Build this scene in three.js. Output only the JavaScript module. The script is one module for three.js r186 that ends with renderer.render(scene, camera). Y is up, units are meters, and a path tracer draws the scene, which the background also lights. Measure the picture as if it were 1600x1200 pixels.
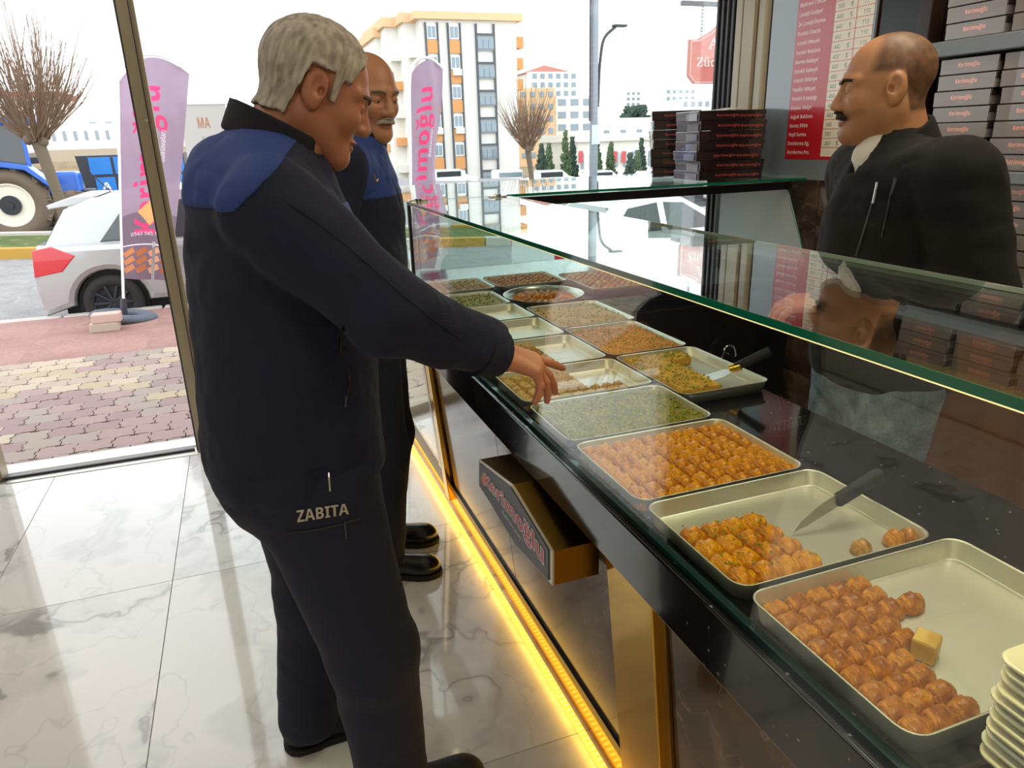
import * as THREE from 'three';
import { RectAreaLightUniformsLib } from 'three/addons/lights/RectAreaLightUniformsLib.js';
import { mergeGeometries } from 'three/addons/utils/BufferGeometryUtils.js';
import { RoundedBoxGeometry } from 'three/addons/geometries/RoundedBoxGeometry.js';

// ---------- camera, sky, lights, exposure ----------
const scene = new THREE.Scene();
const camera = new THREE.PerspectiveCamera(56.37, 4 / 3, 0.05, 600);
camera.position.set(0, 1.5, 0);
camera.rotation.order = 'YXZ';
camera.rotation.set(-0.3309, -0.3434, -0.0303);
scene.background = new THREE.Color().setRGB(2.5, 2.62, 2.72);   // bright even overcast
const renderer = new THREE.WebGLRenderer({ antialias: true });
renderer.toneMapping = THREE.LinearToneMapping;
renderer.toneMappingExposure = 1.0;
renderer.shadowMap.enabled = true;
RectAreaLightUniformsLib.init();
const CEIL = 2.9;
// ceiling panels of the shop (light just below each glowing panel): [x, z, width, depth, strength]
const PANELS = [[1.75, -1.2, 0.6, 1.2, 8], [0.9, 0.9, 0.6, 1.2, 5], [-0.9, 0.9, 0.6, 1.2, 3], [-0.9, -1.9, 0.6, 1.2, 2]];
const PANEL_WARM = new THREE.Color().setRGB(1.0, 0.84, 0.62), PANEL_WHITE = new THREE.Color().setRGB(1.0, 0.95, 0.88);

// ---------- helpers ----------
let seed = 7;
const rnd = () => { seed = (seed + 0x6d2b79f5) | 0; let t = Math.imul(seed ^ (seed >>> 15), 1 | seed); t = (t + Math.imul(t ^ (t >>> 7), 61 | t)) ^ t; return ((t ^ (t >>> 14)) >>> 0) / 4294967296; };
const rr = (a, b) => a + (b - a) * rnd();
const V = (x, y, z) => new THREE.Vector3(x, y, z);
camera.updateMatrixWorld();
const F = 600 / Math.tan(THREE.MathUtils.degToRad(56.37 / 2));
const EYE = camera.position.clone();
const ray = (u, v) => V((u - 800) / F, -(v - 600) / F, -1).applyQuaternion(camera.quaternion);
// where the sight line of a photo pixel meets a plane the thing is known to touch
const onY = (u, v, y) => { const d = ray(u, v); return EYE.clone().addScaledVector(d, (y - EYE.y) / d.y); };
const onX = (u, v, x) => { const d = ray(u, v); return EYE.clone().addScaledVector(d, x / d.x); };
const onZ = (u, v, z) => { const d = ray(u, v); return EYE.clone().addScaledVector(d, z / d.z); };

const used = {};
const numbered = (n) => { if (!(n in used)) { used[n] = 0; return n; } used[n]++; return n + '_' + String(used[n]).padStart(3, '0'); };
function tag(o, label, category, group, kind) { if (label) o.userData.label = label; if (category) o.userData.category = category; if (group) o.userData.group = group; if (kind) o.userData.kind = kind; return o; }
function thing(name, label, category, pos = [0, 0, 0], turn = 0, group) { const o = new THREE.Group(); o.name = numbered(name); scene.add(o); o.position.set(...pos); o.rotation.y = turn; return tag(o, label, category, group); }
function struct(name, pos = [0, 0, 0]) { const o = new THREE.Group(); o.name = name; scene.add(o); o.position.set(...pos); o.userData.kind = 'structure'; return o; }
function part(parent, name, geo, mat, pos, rot) { const m = new THREE.Mesh(geo, mat); m.name = name; if (pos) m.position.set(...pos); if (rot) m.rotation.set(...rot); parent.add(m); return m; }
function solo(name, geo, mat, label, category, group, pos, rot, kind) { const m = new THREE.Mesh(geo, mat); m.name = numbered(name); scene.add(m); if (pos) m.position.set(...pos); if (rot) m.rotation.set(...rot); return tag(m, label, category, group, kind); }
function copyOf(o, pos, turn, label) { const c = o.clone(); c.name = numbered(o.name.replace(/_\d\d\d$/, '')); scene.add(c); if (pos) c.position.set(...pos); if (turn !== undefined) c.rotation.y = turn; if (label) c.userData.label = label; return c; }

// box with uv in metres
function bx(w, h, d, x = 0, y = 0, z = 0) {
  const g = new THREE.BoxGeometry(w, h, d), p = g.attributes.position, n = g.attributes.normal, uv = g.attributes.uv;
  g.translate(x, y, z);
  for (let i = 0; i < p.count; i++) {
    const ax = Math.abs(n.getX(i)), ay = Math.abs(n.getY(i));
    if (ax > 0.5) uv.setXY(i, p.getZ(i), p.getY(i)); else if (ay > 0.5) uv.setXY(i, p.getX(i), p.getZ(i)); else uv.setXY(i, p.getX(i), p.getY(i));
  }
  return g;
}
// box with bevelled edges, uv in metres
function rbx(w, h, d, r = 0.004, x = 0, y = 0, z = 0, seg = 2) {
  const g = new RoundedBoxGeometry(w, h, d, seg, Math.min(r, w / 2.01, h / 2.01, d / 2.01)), p = g.attributes.position, n = g.attributes.normal, uv = g.attributes.uv;
  g.translate(x, y, z);
  for (let i = 0; i < p.count; i++) {
    const ax = Math.abs(n.getX(i)), ay = Math.abs(n.getY(i)), az = Math.abs(n.getZ(i));
    if (ax >= ay && ax >= az) uv.setXY(i, p.getZ(i), p.getY(i)); else if (ay >= az) uv.setXY(i, p.getX(i), p.getZ(i)); else uv.setXY(i, p.getX(i), p.getY(i));
  }
  return g;
}
const merge = (list) => mergeGeometries(list.map((g) => { const q = g.index ? g.toNonIndexed() : g; for (const k of Object.keys(q.attributes)) if (!['position', 'normal', 'uv'].includes(k)) q.deleteAttribute(k); return q; }));
const cyl = (r1, r2, h, n = 20, x = 0, y = 0, z = 0) => new THREE.CylinderGeometry(r1, r2, h, n).translate(x, y, z);
function rod(a, b, r, n = 10, r2 = r) { const d = V().subVectors(b, a), L = d.length(); const g = new THREE.CylinderGeometry(r2, r, L, n); g.applyQuaternion(new THREE.Quaternion().setFromUnitVectors(V(0, 1, 0), d.normalize())); return g.translate((a.x + b.x) / 2, (a.y + b.y) / 2, (a.z + b.z) / 2); }
const tube = (pts, r, seg = 24, n = 8) => new THREE.TubeGeometry(new THREE.CatmullRomCurve3(pts.map((p) => V(...p))), seg, r, n);
// outline in (a,b) extruded along the third axis; axis 'x': (a,b) = (z,y); 'z': (a,b) = (x,y); 'y': (a,b) = (x,z)
function prism(pts, from, to, axis = 'z', bevel = 0) {
  const s = new THREE.Shape(pts.map(([a, b]) => new THREE.Vector2(a, b)));
  const g = new THREE.ExtrudeGeometry(s, { depth: Math.abs(to - from) - 2 * bevel, bevelEnabled: bevel > 0, bevelSize: bevel, bevelThickness: bevel, bevelSegments: 2, bevelOffset: -bevel, curveSegments: 16 });
  g.translate(0, 0, Math.min(from, to) + bevel);
  if (axis === 'x') g.applyMatrix4(new THREE.Matrix4().set(0, 0, 1, 0, 0, 1, 0, 0, 1, 0, 0, 0, 0, 0, 0, 1)), flip(g);
  if (axis === 'y') g.applyMatrix4(new THREE.Matrix4().set(1, 0, 0, 0, 0, 0, 1, 0, 0, 1, 0, 0, 0, 0, 0, 1)), flip(g);
  return g;
}
function flip(g) { const q = g.index; if (q) { for (let i = 0; i < q.count; i += 3) { const a = q.getX(i); q.setX(i, q.getX(i + 2)); q.setX(i + 2, a); } } else { for (const k of Object.keys(g.attributes)) { const at = g.attributes[k], s = at.itemSize; for (let i = 0; i < at.count; i += 3) for (let c = 0; c < s; c++) { const a = at.array[i * s + c]; at.array[i * s + c] = at.array[(i + 2) * s + c]; at.array[(i + 2) * s + c] = a; } } } return g; }
// rings of equal point counts joined into a skin
function loft(rings, capStart, capEnd) {
  const n = rings[0].length, pos = [], idx = [];
  rings.forEach((r) => r.forEach((p) => pos.push(...p)));
  for (let i = 0; i + 1 < rings.length; i++) for (let j = 0; j < n; j++) { const a = i * n + j, b = i * n + (j + 1) % n, c = a + n, d = b + n; idx.push(a, b, c, b, d, c); }
  const cap = (k, rev) => { const c = pos.length / 3, m = rings[k].reduce((s, p) => [s[0] + p[0] / n, s[1] + p[1] / n, s[2] + p[2] / n], [0, 0, 0]); pos.push(...m); for (let j = 0; j < n; j++) { const a = k * n + j, b = k * n + (j + 1) % n; rev ? idx.push(c, b, a) : idx.push(c, a, b); } };
  if (capStart) cap(0, true); if (capEnd) cap(rings.length - 1, false);
  const g = new THREE.BufferGeometry(); g.setAttribute('position', new THREE.Float32BufferAttribute(pos, 3)); g.setIndex(idx); g.computeVertexNormals();
  const uv = []; for (let i = 0; i < pos.length; i += 3) uv.push(pos[i], pos[i + 2]); g.setAttribute('uv', new THREE.Float32BufferAttribute(uv, 2)); return g;
}
function rrect(w, d, r, y, k = 6) { const out = []; for (const [sx, sz, a0] of [[1, 1, 0], [-1, 1, 1], [-1, -1, 2], [1, -1, 3]]) for (let i = 0; i <= k; i++) { const a = (a0 + i / k) * Math.PI / 2; out.push([sx * (w / 2 - r) + r * Math.cos(a), y, sz * (d / 2 - r) + r * Math.sin(a)]); } return out.reverse(); }

// ---------- noise and textures ----------
const hash = (x, y, z) => { let h = Math.imul(x, 374761393) ^ Math.imul(y, 668265263) ^ Math.imul(z, 2147483647 - 1274126177); h = Math.imul(h ^ (h >>> 13), 1274126177); return ((h ^ (h >>> 16)) >>> 0) / 4294967296; };
const sm = (t) => t * t * (3 - 2 * t);
function noise(x, y, z = 0) {
  const i = Math.floor(x), j = Math.floor(y), k = Math.floor(z), u = sm(x - i), v = sm(y - j), w = sm(z - k);
  const l = (a, b, t) => a + (b - a) * t;
  return l(l(l(hash(i, j, k), hash(i + 1, j, k), u), l(hash(i, j + 1, k), hash(i + 1, j + 1, k), u), v), l(l(hash(i, j, k + 1), hash(i + 1, j, k + 1), u), l(hash(i, j + 1, k + 1), hash(i + 1, j + 1, k + 1), u), v), w);
}
const fbm = (x, y, z = 0, o = 4) => { let s = 0, a = 0.5, t = 0; for (let i = 0; i < o; i++) { s += a * noise(x, y, z); t += a; x *= 2.03; y *= 2.03; z *= 2.03; a *= 0.5; } return s / t; };
const lerp = (a, b, t) => a + (b - a) * t, clamp = (x, a = 0, b = 1) => Math.min(b, Math.max(a, x)), sstep = (a, b, x) => sm(clamp((x - a) / (b - a)));
const mixc = (a, b, t) => [lerp(a[0], b[0], t), lerp(a[1], b[1], t), lerp(a[2], b[2], t)];
function tex(w, h, fn, srgb = true, rx = 1, ry = 1) {
  const data = new Uint8Array(w * h * 4);
  for (let y = 0; y < h; y++) for (let x = 0; x < w; x++) { const c = fn(x / w, y / h), i = (y * w + x) * 4; if (typeof c === 'number') data[i] = data[i + 1] = data[i + 2] = clamp(c) * 255; else { data[i] = clamp(c[0]) * 255; data[i + 1] = clamp(c[1]) * 255; data[i + 2] = clamp(c[2]) * 255; } data[i + 3] = 255; }
  const t = new THREE.DataTexture(data, w, h); if (srgb) t.colorSpace = THREE.SRGBColorSpace; t.magFilter = THREE.LinearFilter; t.wrapS = t.wrapT = THREE.RepeatWrapping; t.repeat.set(rx, ry); t.needsUpdate = true; return t;
}
function canvasTex(w, h, draw) { const c = document.createElement('canvas'); c.width = w; c.height = h; const x = c.getContext('2d'); draw(x, w, h); const t = new THREE.CanvasTexture(c); t.colorSpace = THREE.SRGBColorSpace; t.anisotropy = 8; return t; }
const ORD = ['first', 'second', 'third', 'fourth', 'fifth', 'sixth', 'seventh', 'eighth', 'ninth', 'tenth', 'eleventh'];
const S = (o) => new THREE.MeshStandardMaterial(o), PH = (o) => new THREE.MeshPhysicalMaterial(o);
const col = (c) => [(c >> 16 & 255) / 255, (c >> 8 & 255) / 255, (c & 255) / 255];

const marbleTile = (k) => tex(256, 512, (u, v) => {
  const x = u * 1.2 + k * 7.3, y = v * 2.4 + k * 3.1, wx = fbm(x * 2.1, y * 2.1, k, 4) - 0.5, wy = fbm(x * 2.1 + 9, y * 2.1, k, 4) - 0.5;
  const r1 = Math.abs(fbm(x * 0.9 + wx * 1.5, y * 0.7 + wy * 1.5, k + 3, 4) - 0.5), r2 = Math.abs(fbm(x * 2.2 + wx, y * 1.8 + wy, k + 11, 4) - 0.5);
  const vein = Math.max(0, 1 - r1 / 0.022) * sstep(0.42, 0.62, fbm(x, y, k + 5, 3)), soft = Math.max(0, 1 - r1 / 0.09) * 0.35, fine = Math.max(0, 1 - r2 / 0.012) * 0.35;
  return mixc([0.93, 0.925, 0.91], [0.60, 0.60, 0.60], clamp(vein * 0.55 + soft * 0.7 + fine * 0.5));
});
const granite = tex(512, 512, (u, v) => { const g = 0.045 + 0.03 * fbm(u * 60, v * 60, 1, 3); const i = Math.floor(u * 120), j = Math.floor(v * 120), h = hash(i, j, 5); if (h > 0.985) { const dx = u * 120 - i - hash(i, j, 7), dy = v * 120 - j - hash(i, j, 8); if (dx * dx + dy * dy < 0.05 + 0.1 * hash(i, j, 9)) return [0.5, 0.5, 0.52]; } return [g, g * 0.98, g * 1.02]; });
const emperador = tex(512, 512, (u, v) => {
  const x = u * 5, y = v * 5, w = fbm(x * 1.3, y * 1.3, 2, 4) - 0.5, a = fbm(x * 1.6 + w * 2, y * 1.6 + w, 4, 5), r = Math.abs(fbm(x * 2.4 + w * 2.4, y * 2.4 - w * 2, 8, 4) - 0.5);
  let c = mixc([0.21, 0.14, 0.095], [0.42, 0.33, 0.27], sstep(0.3, 0.7, a)); c = mixc(c, [0.58, 0.49, 0.41], Math.max(0, 1 - r / 0.018) * 0.6); return c;
});
const woodT = tex(256, 512, (u, v) => { const g = fbm(u * 24, v * 2.2, 3, 4), r = 0.5 + 0.5 * Math.sin((u * 9 + fbm(u * 3, v * 1.2, 6, 3) * 5) * 6.28); return mixc([0.44, 0.25, 0.14], [0.56, 0.35, 0.21], 0.6 * g + 0.3 * r); });
const fineBump = tex(256, 256, (u, v) => fbm(u * 60, v * 60, 2, 3), false);
const asphaltT = tex(512, 512, (u, v) => { const n = fbm(u * 50, v * 50, 1, 3) * 0.12 + fbm(u * 4, v * 4, 7, 3) * 0.1; return [0.43 + n, 0.42 + n, 0.42 + n]; });
const concreteT = tex(512, 512, (u, v) => { const n = fbm(u * 40, v * 40, 1, 3) * 0.10 + fbm(u * 3, v * 3, 5, 4) * 0.12; return [0.54 + n, 0.47 + n, 0.45 + n]; });
const grassT = tex(256, 256, (u, v) => { const n = fbm(u * 70, v * 70, 1, 3), m = fbm(u * 5, v * 5, 3, 3); return mixc([0.26, 0.36, 0.14], [0.48, 0.46, 0.26], clamp(m * 1.4 - 0.3 + (n - 0.5) * 0.6)); });
const earthT = tex(256, 256, (u, v) => { const n = fbm(u * 30, v * 30, 1, 4), m = fbm(u * 4, v * 4, 3, 3); return mixc([0.42, 0.35, 0.26], [0.62, 0.56, 0.44], n * 0.5 + m * 0.5); });
const flakeBump = tex(256, 256, (u, v) => 0.6 * fbm(u * 7, v * 34, 5, 4) + 0.4 * fbm(u * 40, v * 40, 2, 2), false);
const clothBump = tex(256, 256, (u, v) => 0.5 + 0.25 * Math.sin(u * 256 * 0.8) * Math.sin(v * 256 * 0.8) + 0.4 * (fbm(u * 30, v * 30, 4, 2) - 0.5), false, 6, 6);

// ---------- materials ----------
const M = {
  brass: S({ color: 0xd6ac4c, metalness: 1, roughness: 0.14 }), brassDull: S({ color: 0x8a6a26, metalness: 1, roughness: 0.3 }),
  granite: PH({ map: granite, roughness: 0.12, clearcoat: 0.5, clearcoatRoughness: 0.05 }),
  emperador: PH({ map: emperador, roughness: 0.14, clearcoat: 0.3, clearcoatRoughness: 0.05 }),
  glass: PH({ color: 0xf4fbf8, transmission: 1, thickness: 0, roughness: 0.0, ior: 1.5 }),
  shop: PH({ color: 0xfbfdfd, transmission: 1, thickness: 0, roughness: 0.0, ior: 1.5 }),
  edge: PH({ color: 0x0c6b4e, roughness: 0.12, emissive: 0x000000, clearcoat: 0.6 }), edgeDark: PH({ color: 0x0a2f2c, roughness: 0.2, clearcoat: 0.5 }),
  frosted: PH({ color: 0xdde2e0, transmission: 0.55, thickness: 0, roughness: 0.55 }),
  alu: S({ color: 0xc9c6bb, metalness: 0.9, roughness: 0.32 }), trayIn: S({ color: 0xd8d5ca, metalness: 0.75, roughness: 0.38 }),
  frameBeige: S({ color: 0xa2957c, roughness: 0.35, metalness: 0.25 }), frameCream: S({ color: 0xc9c2ac, roughness: 0.4 }), black: S({ color: 0x0d0e12, roughness: 0.3 }), blackMatt: S({ color: 0x15151a, roughness: 0.7 }), darkGrey: S({ color: 0x3b3d42, roughness: 0.45 }),
  chrome: S({ color: 0xdadde0, metalness: 1, roughness: 0.12 }), wall: S({ color: 0xd9d2c4, roughness: 0.85 }), ceiling: S({ color: 0xe9e5da, roughness: 0.9 }),
  grout: S({ color: 0x8f8d88, roughness: 0.9 }), wood: S({ map: woodT, roughness: 0.45 }), stoneGrey: S({ color: 0x7d8790, roughness: 0.4, bumpMap: fineBump, bumpScale: 0.001 }),
  white: S({ color: 0xf0efec, roughness: 0.5 }), offwhite: S({ color: 0xe2e0da, roughness: 0.7 }), asphalt: S({ map: asphaltT, roughness: 0.95 }), concrete: S({ map: concreteT, roughness: 0.9 }),
  grass: S({ map: grassT, roughness: 1, bumpMap: fineBump, bumpScale: 0.03 }), earth: S({ map: earthT, roughness: 1 }), kerbYellow: S({ color: 0xb8903f, roughness: 0.85 }), kerbWhite: S({ color: 0xc2bdb2, roughness: 0.85 }), kerbGrey: S({ color: 0xb3aca4, roughness: 0.9 }),
  tyre: S({ color: 0x2b2926, roughness: 0.9 }), tyreDusty: S({ color: 0x6f6152, roughness: 0.95 }), rim: S({ color: 0x3c3e42, metalness: 0.7, roughness: 0.4 }), rimCream: S({ color: 0xe8e2d0, roughness: 0.5 }),
  silver: PH({ color: 0xb4b6b6, metalness: 0.55, roughness: 0.3, clearcoat: 1, clearcoatRoughness: 0.06 }), carWhite: PH({ color: 0xe9ecee, roughness: 0.3, clearcoat: 1, clearcoatRoughness: 0.05 }), carGlass: PH({ color: 0x20282b, roughness: 0.06, clearcoat: 1 }),
  red: PH({ color: 0xc8232e, roughness: 0.2, clearcoat: 0.8 }), tractorBlue: PH({ color: 0x1f62c4, roughness: 0.35, clearcoat: 0.4 }), panelBlue: S({ color: 0x2f7fd0, roughness: 0.5 }),
  bark: S({ color: 0x6f6253, roughness: 0.95 }), twig: S({ color: 0x836a55, roughness: 0.95 }), leaf: S({ color: 0x4d6140, roughness: 0.9 }), leafDark: S({ color: 0x34483a, roughness: 0.9 }),
  facade: S({ color: 0xe9e7e1, roughness: 0.9 }), facadeOrange: S({ color: 0xd79b63, roughness: 0.85 }), facadePeach: S({ color: 0xe3bd94, roughness: 0.85 }), facadeGrey: S({ color: 0x9aa4aa, roughness: 0.85 }), windowGlass: PH({ color: 0x8597a2, roughness: 0.1, clearcoat: 0.6 }), roofRed: S({ color: 0xa8685a, roughness: 0.9 }), frameDark: S({ color: 0x555a60, roughness: 0.6 }),
};
// ---------- the shop: floor, walls, ceiling, shopfront ----------
const FRONT = -3.85, LEFTW = -2.3, RIGHTW = 2.45, BACKW = 3.2;
{
  const f = struct('floor');
  part(f, 'screed', bx(RIGHTW - LEFTW + 0.6, 0.2, BACKW - FRONT + 0.1, (RIGHTW + LEFTW) / 2, -0.104, (BACKW + FRONT) / 2), M.grout);
  const mats = [0, 1, 2, 3].map((k) => PH({ map: marbleTile(k), roughness: 0.07, clearcoat: 0.4, clearcoatRoughness: 0.03 }));
  const geo = new THREE.BoxGeometry(0.607, 0.012, 1.197); const uvTop = geo.attributes.uv;
  for (let i = 0; i < uvTop.count; i++) if (i < 8 || i > 15) uvTop.setXY(i, 0.01, 0.01);
  for (let i = -3; i < 5; i++) for (let j = 0; j < 6; j++) part(f, 'tile', geo, mats[(i * 3 + j * 5 + 40) % 4], [-0.43 + 0.61 * (i + 0.5), -0.006, -3.76 + 1.2 * (j + 0.5)], [0, (i + j) % 2 ? Math.PI : 0, 0]);
  part(f, 'threshold', rbx(2.9, 0.02, 0.1, 0.004, 0.2, -0.006, -3.8), M.alu);
  part(f, 'threshold_rail', bx(0.86, 0.012, 0.018, -0.84, 0.008, -3.81), M.darkGrey);
  const c = struct('ceiling'); part(c, 'ceiling_slab', bx(RIGHTW - LEFTW + 0.6, 0.2, BACKW - FRONT + 0.4, (RIGHTW + LEFTW) / 2, CEIL + 0.1, (BACKW + FRONT) / 2), M.ceiling);
  const l = struct('wall_left'); part(l, 'plaster', bx(0.2, CEIL, BACKW - FRONT, LEFTW - 0.1, CEIL / 2, (BACKW + FRONT) / 2), M.wall);
  const b = struct('wall_back'); part(b, 'plaster', bx(RIGHTW - LEFTW + 0.4, CEIL, 0.2, (RIGHTW + LEFTW) / 2, CEIL / 2, BACKW + 0.1), M.wall);
  const r = struct('wall_right'); part(r, 'masonry', bx(0.2, CEIL, BACKW + 3.46, RIGHTW + 0.12, CEIL / 2, (BACKW - 3.46) / 2), M.wall);
  // brown marble slabs on the right wall, seam by seam
  for (let j = 0; j < 12; j++) for (let i = 0; i < 4; i++) { const w = 0.46, h = 0.72; part(r, 'marble_slab', rbx(0.018, h - 0.004, w - 0.004, 0.002, 0, 0, 0, 1), M.emperador, [RIGHTW + 0.011, 0.36 + i * h + 0.001, -3.02 + j * w + (i % 2) * 0.13]); }
  const h = struct('wall_front');
  part(h, 'header', bx(RIGHTW - LEFTW + 0.4, CEIL - 2.3, 0.16, (RIGHTW + LEFTW) / 2 + 0.05, (CEIL + 2.3) / 2, FRONT), M.frameBeige); part(h, 'header', bx(0.16, CEIL - 2.3, 0.4, 2.6, (CEIL + 2.3) / 2, -3.62), M.frameBeige);
  part(h, 'side_panel', bx(-1.3 - LEFTW, 2.3, 0.16, (LEFTW - 1.3) / 2, 1.15, FRONT), M.wall);
  // the leaning-looking jamb of the doorway: hollow aluminium profile with a screw
  const d = struct('door_1'); 
  part(d, 'jamb', merge([rbx(0.062, 2.3, 0.1, 0.004, -0.362, 1.15, FRONT), bx(0.012, 2.3, 0.03, -0.325, 1.15, FRONT + 0.055)]), M.frameBeige);
  part(d, 'seal', bx(0.003, 2.3, 0.006, -0.343, 1.15, FRONT + 0.052), M.black);
  part(d, 'screw', cyl(0.008, 0.008, 0.006, 14).rotateX(Math.PI / 2).translate(-0.352, 1.62, FRONT + 0.053), M.chrome);
  part(d, 'edge_trim', bx(0.006, 2.3, 0.1, -0.396, 1.15, FRONT), M.darkGrey);
  part(d, 'jamb', rbx(0.06, 2.3, 0.1, 0.004, -1.3, 1.15, FRONT), M.frameBeige);
  // fixed glazing and its posts
  const w = struct('window_1');
  part(w, 'pane', bx(2.92, 2.26, 0.008, 1.13, 1.15, FRONT), M.shop); part(w, 'return_pane', bx(0.008, 2.26, 0.37, 2.592, 1.15, -3.66), M.shop);
  part(w, 'sill', rbx(2.75, 0.05, 0.1, 0.004, 1.02, 0.025, FRONT), M.frameBeige);
  const t = struct('trim_1');
  part(t, 'corner_post', rbx(0.22, 2.88, 0.175, 0.006, 2.52, 1.445, -3.377), M.blackMatt);
  for (let i = 0; i < 4; i++) part(t, 'flute', rbx(0.014, 2.88, 0.018, 0.004, 2.408, 1.445, -3.44 + i * 0.042), M.darkGrey);
  part(t, 'cream_strip', rbx(0.05, 2.9, 0.05, 0.006, 2.425, 1.45, -3.262), M.frameCream); part(t, 'beige_strip', rbx(0.05, 2.9, 0.1, 0.012, 2.425, 1.45, -3.185), M.frameBeige); part(t, 'cream_strip', rbx(0.04, 2.9, 0.06, 0.012, 2.43, 1.45, -3.102), M.frameCream);
  for (const [x, z, pw, pd, k] of PANELS) {
    const PANEL_COLOR = x > 0 ? PANEL_WARM : PANEL_WHITE; const p = thing('ceiling_light', x > 1 ? 'warm ceiling light panel above the seller' : z < 0 ? 'white ceiling light panel by the doorway' : x > 0 ? 'warm ceiling light panel over the counter end' : 'white ceiling light panel on the customer side far from the door', 'light', [x, CEIL, z]);
    part(p, 'frame', bx(pw + 0.04, 0.02, pd + 0.04, 0, -0.01, 0), M.white);
    part(p, 'diffuser', bx(pw, 0.006, pd, 0, -0.022, 0), S({ color: 0xffffff, emissive: PANEL_COLOR, emissiveIntensity: 2.2 }));
    const L = new THREE.RectAreaLight(PANEL_COLOR, k, pw, pd); L.position.set(x, CEIL - 0.035, z); L.rotation.x = -Math.PI / 2; scene.add(L);
  }
}
console.log('shell');
// ---------- outside: pavement, road, median ----------
const PAVE = -0.2, roadY = (x) => -0.40 - 0.05 * (x + 1.9);
{
  const g = struct('ground_pavement');
  part(g, 'bedding', bx(16, 0.3, 5.0, 1, PAVE - 0.165, -6.35), M.concrete);
  part(g, 'step', rbx(3.6, 0.19, 0.14, 0.006, 0.1, -0.108, -3.98), M.offwhite);
  part(g, 'slab', bx(16, 0.05, 1.95, 1, PAVE - 0.022, -7.8), S({ map: concreteT, color: 0xe8c9c4, roughness: 0.9 }));
  // interlocking pavers (waisted blocks), the nearest as single pieces
  const pav = (() => { const a = 0.1, b = 0.082, n = 0.014; const s = [[-a, -b], [-a * 0.3, -b], [-a * 0.2, -b + n], [a * 0.2, -b + n], [a * 0.3, -b], [a, -b], [a, -b * 0.35], [a - n, -b * 0.2], [a - n, b * 0.2], [a, b * 0.35], [a, b], [a * 0.3, b], [a * 0.2, b + n], [-a * 0.2, b + n], [-a * 0.3, b], [-a, b], [-a, b * 0.35], [-a - n, b * 0.2], [-a - n, -b * 0.2], [-a, -b * 0.35]].map(([x, z]) => [x * 0.985, z * 0.985]); return prism(s, -0.03, 0.0, 'y'); })();
  const tones = [0x9f9083, 0x947e7a, 0xa0927a, 0x8a7573, 0xa99b88, 0x90847b].map((c) => S({ color: c, roughness: 0.95, bumpMap: fineBump, bumpScale: 0.002 }));
  const far = [[], [], [], [], [], []]; let n = 0;
  for (let j = 0; j < 17; j++) for (let i = 0; i < 66; i++) {
    const x = -4.2 + i * 0.204 + (j % 2) * 0.102, z = -4.14 - j * 0.166; const px = x / -z;
    const warm = fbm(x * 0.9, z * 0.9, 3, 2) > 0.5 ? [0, 2, 4] : [1, 3, 5]; const k = warm[Math.floor(rnd() * 3)];
    const dy = rr(-0.002, 0.002);
    if (px > -0.62 && px < 0.0 && n < 300) { n++; part(g, 'paver', pav, tones[k], [x, PAVE + 0.012 + dy, z]); }
    else { const q = pav.clone().translate(x, PAVE + 0.012 + dy, z); far[k].push(q); }
  }
  far.forEach((list, k) => { if (list.length) part(g, 'paver_field', merge(list), tones[k]).userData.kind = 'stuff'; });
  const k = struct('kerb_pavement'); for (let i = 0; i < 16; i++) part(k, 'kerb_stone', rbx(0.98, 0.4, 0.16, 0.02, -7 + i + 0.5, PAVE - 0.19, -8.86, 1), M.kerbGrey);
  const r = struct('ground_road');
  const road = bx(70, 0.2, 45, 0, -0.1, 0); const m = part(r, 'asphalt', road, M.asphalt); m.position.set(8, roadY(8), -31.4); m.rotation.z = -Math.atan(0.05);
  const lower = part(r, 'roadbed', bx(90, 0.2, 12, 0, -0.1, 0), M.asphalt); lower.position.set(20, roadY(20) - 0.02, -11); lower.rotation.z = -Math.atan(0.05);
  // planted median with painted kerb blocks
  const md = struct('ground_median');
  const gr = part(md, 'turf', bx(46, 0.12, 2.6, 0, 0, 0), M.grass); gr.position.set(6, roadY(6) + 0.06, -16.6); gr.rotation.z = -Math.atan(0.05);
  for (let i = 0; i < 30; i++) for (const [z, q] of [[-15.25, 0], [-18.0, 1]]) { const x = -14 + i * 1.4; part(md, 'kerb_block', rbx(1.38, 0.26, 0.2, 0.02, 0, 0, 0, 1), (i + q) % 2 ? M.kerbYellow : M.kerbWhite, [x, roadY(x) + 0.06, z], [0, 0, -0.05]); }
  const far2 = struct('ground_far'); part(far2, 'earth', bx(500, 0.4, 300, 60, -3.4, -200), M.earth);
  // dry bank rising behind the road on the left
  const bank = prism([[-26, -3.4], [-27, -0.5], [-31, 1.15], [-60, 1.6], [-60, -3.4]], -60, 2.5, 'x'); part(far2, 'bank', bank, M.earth);
}
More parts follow.
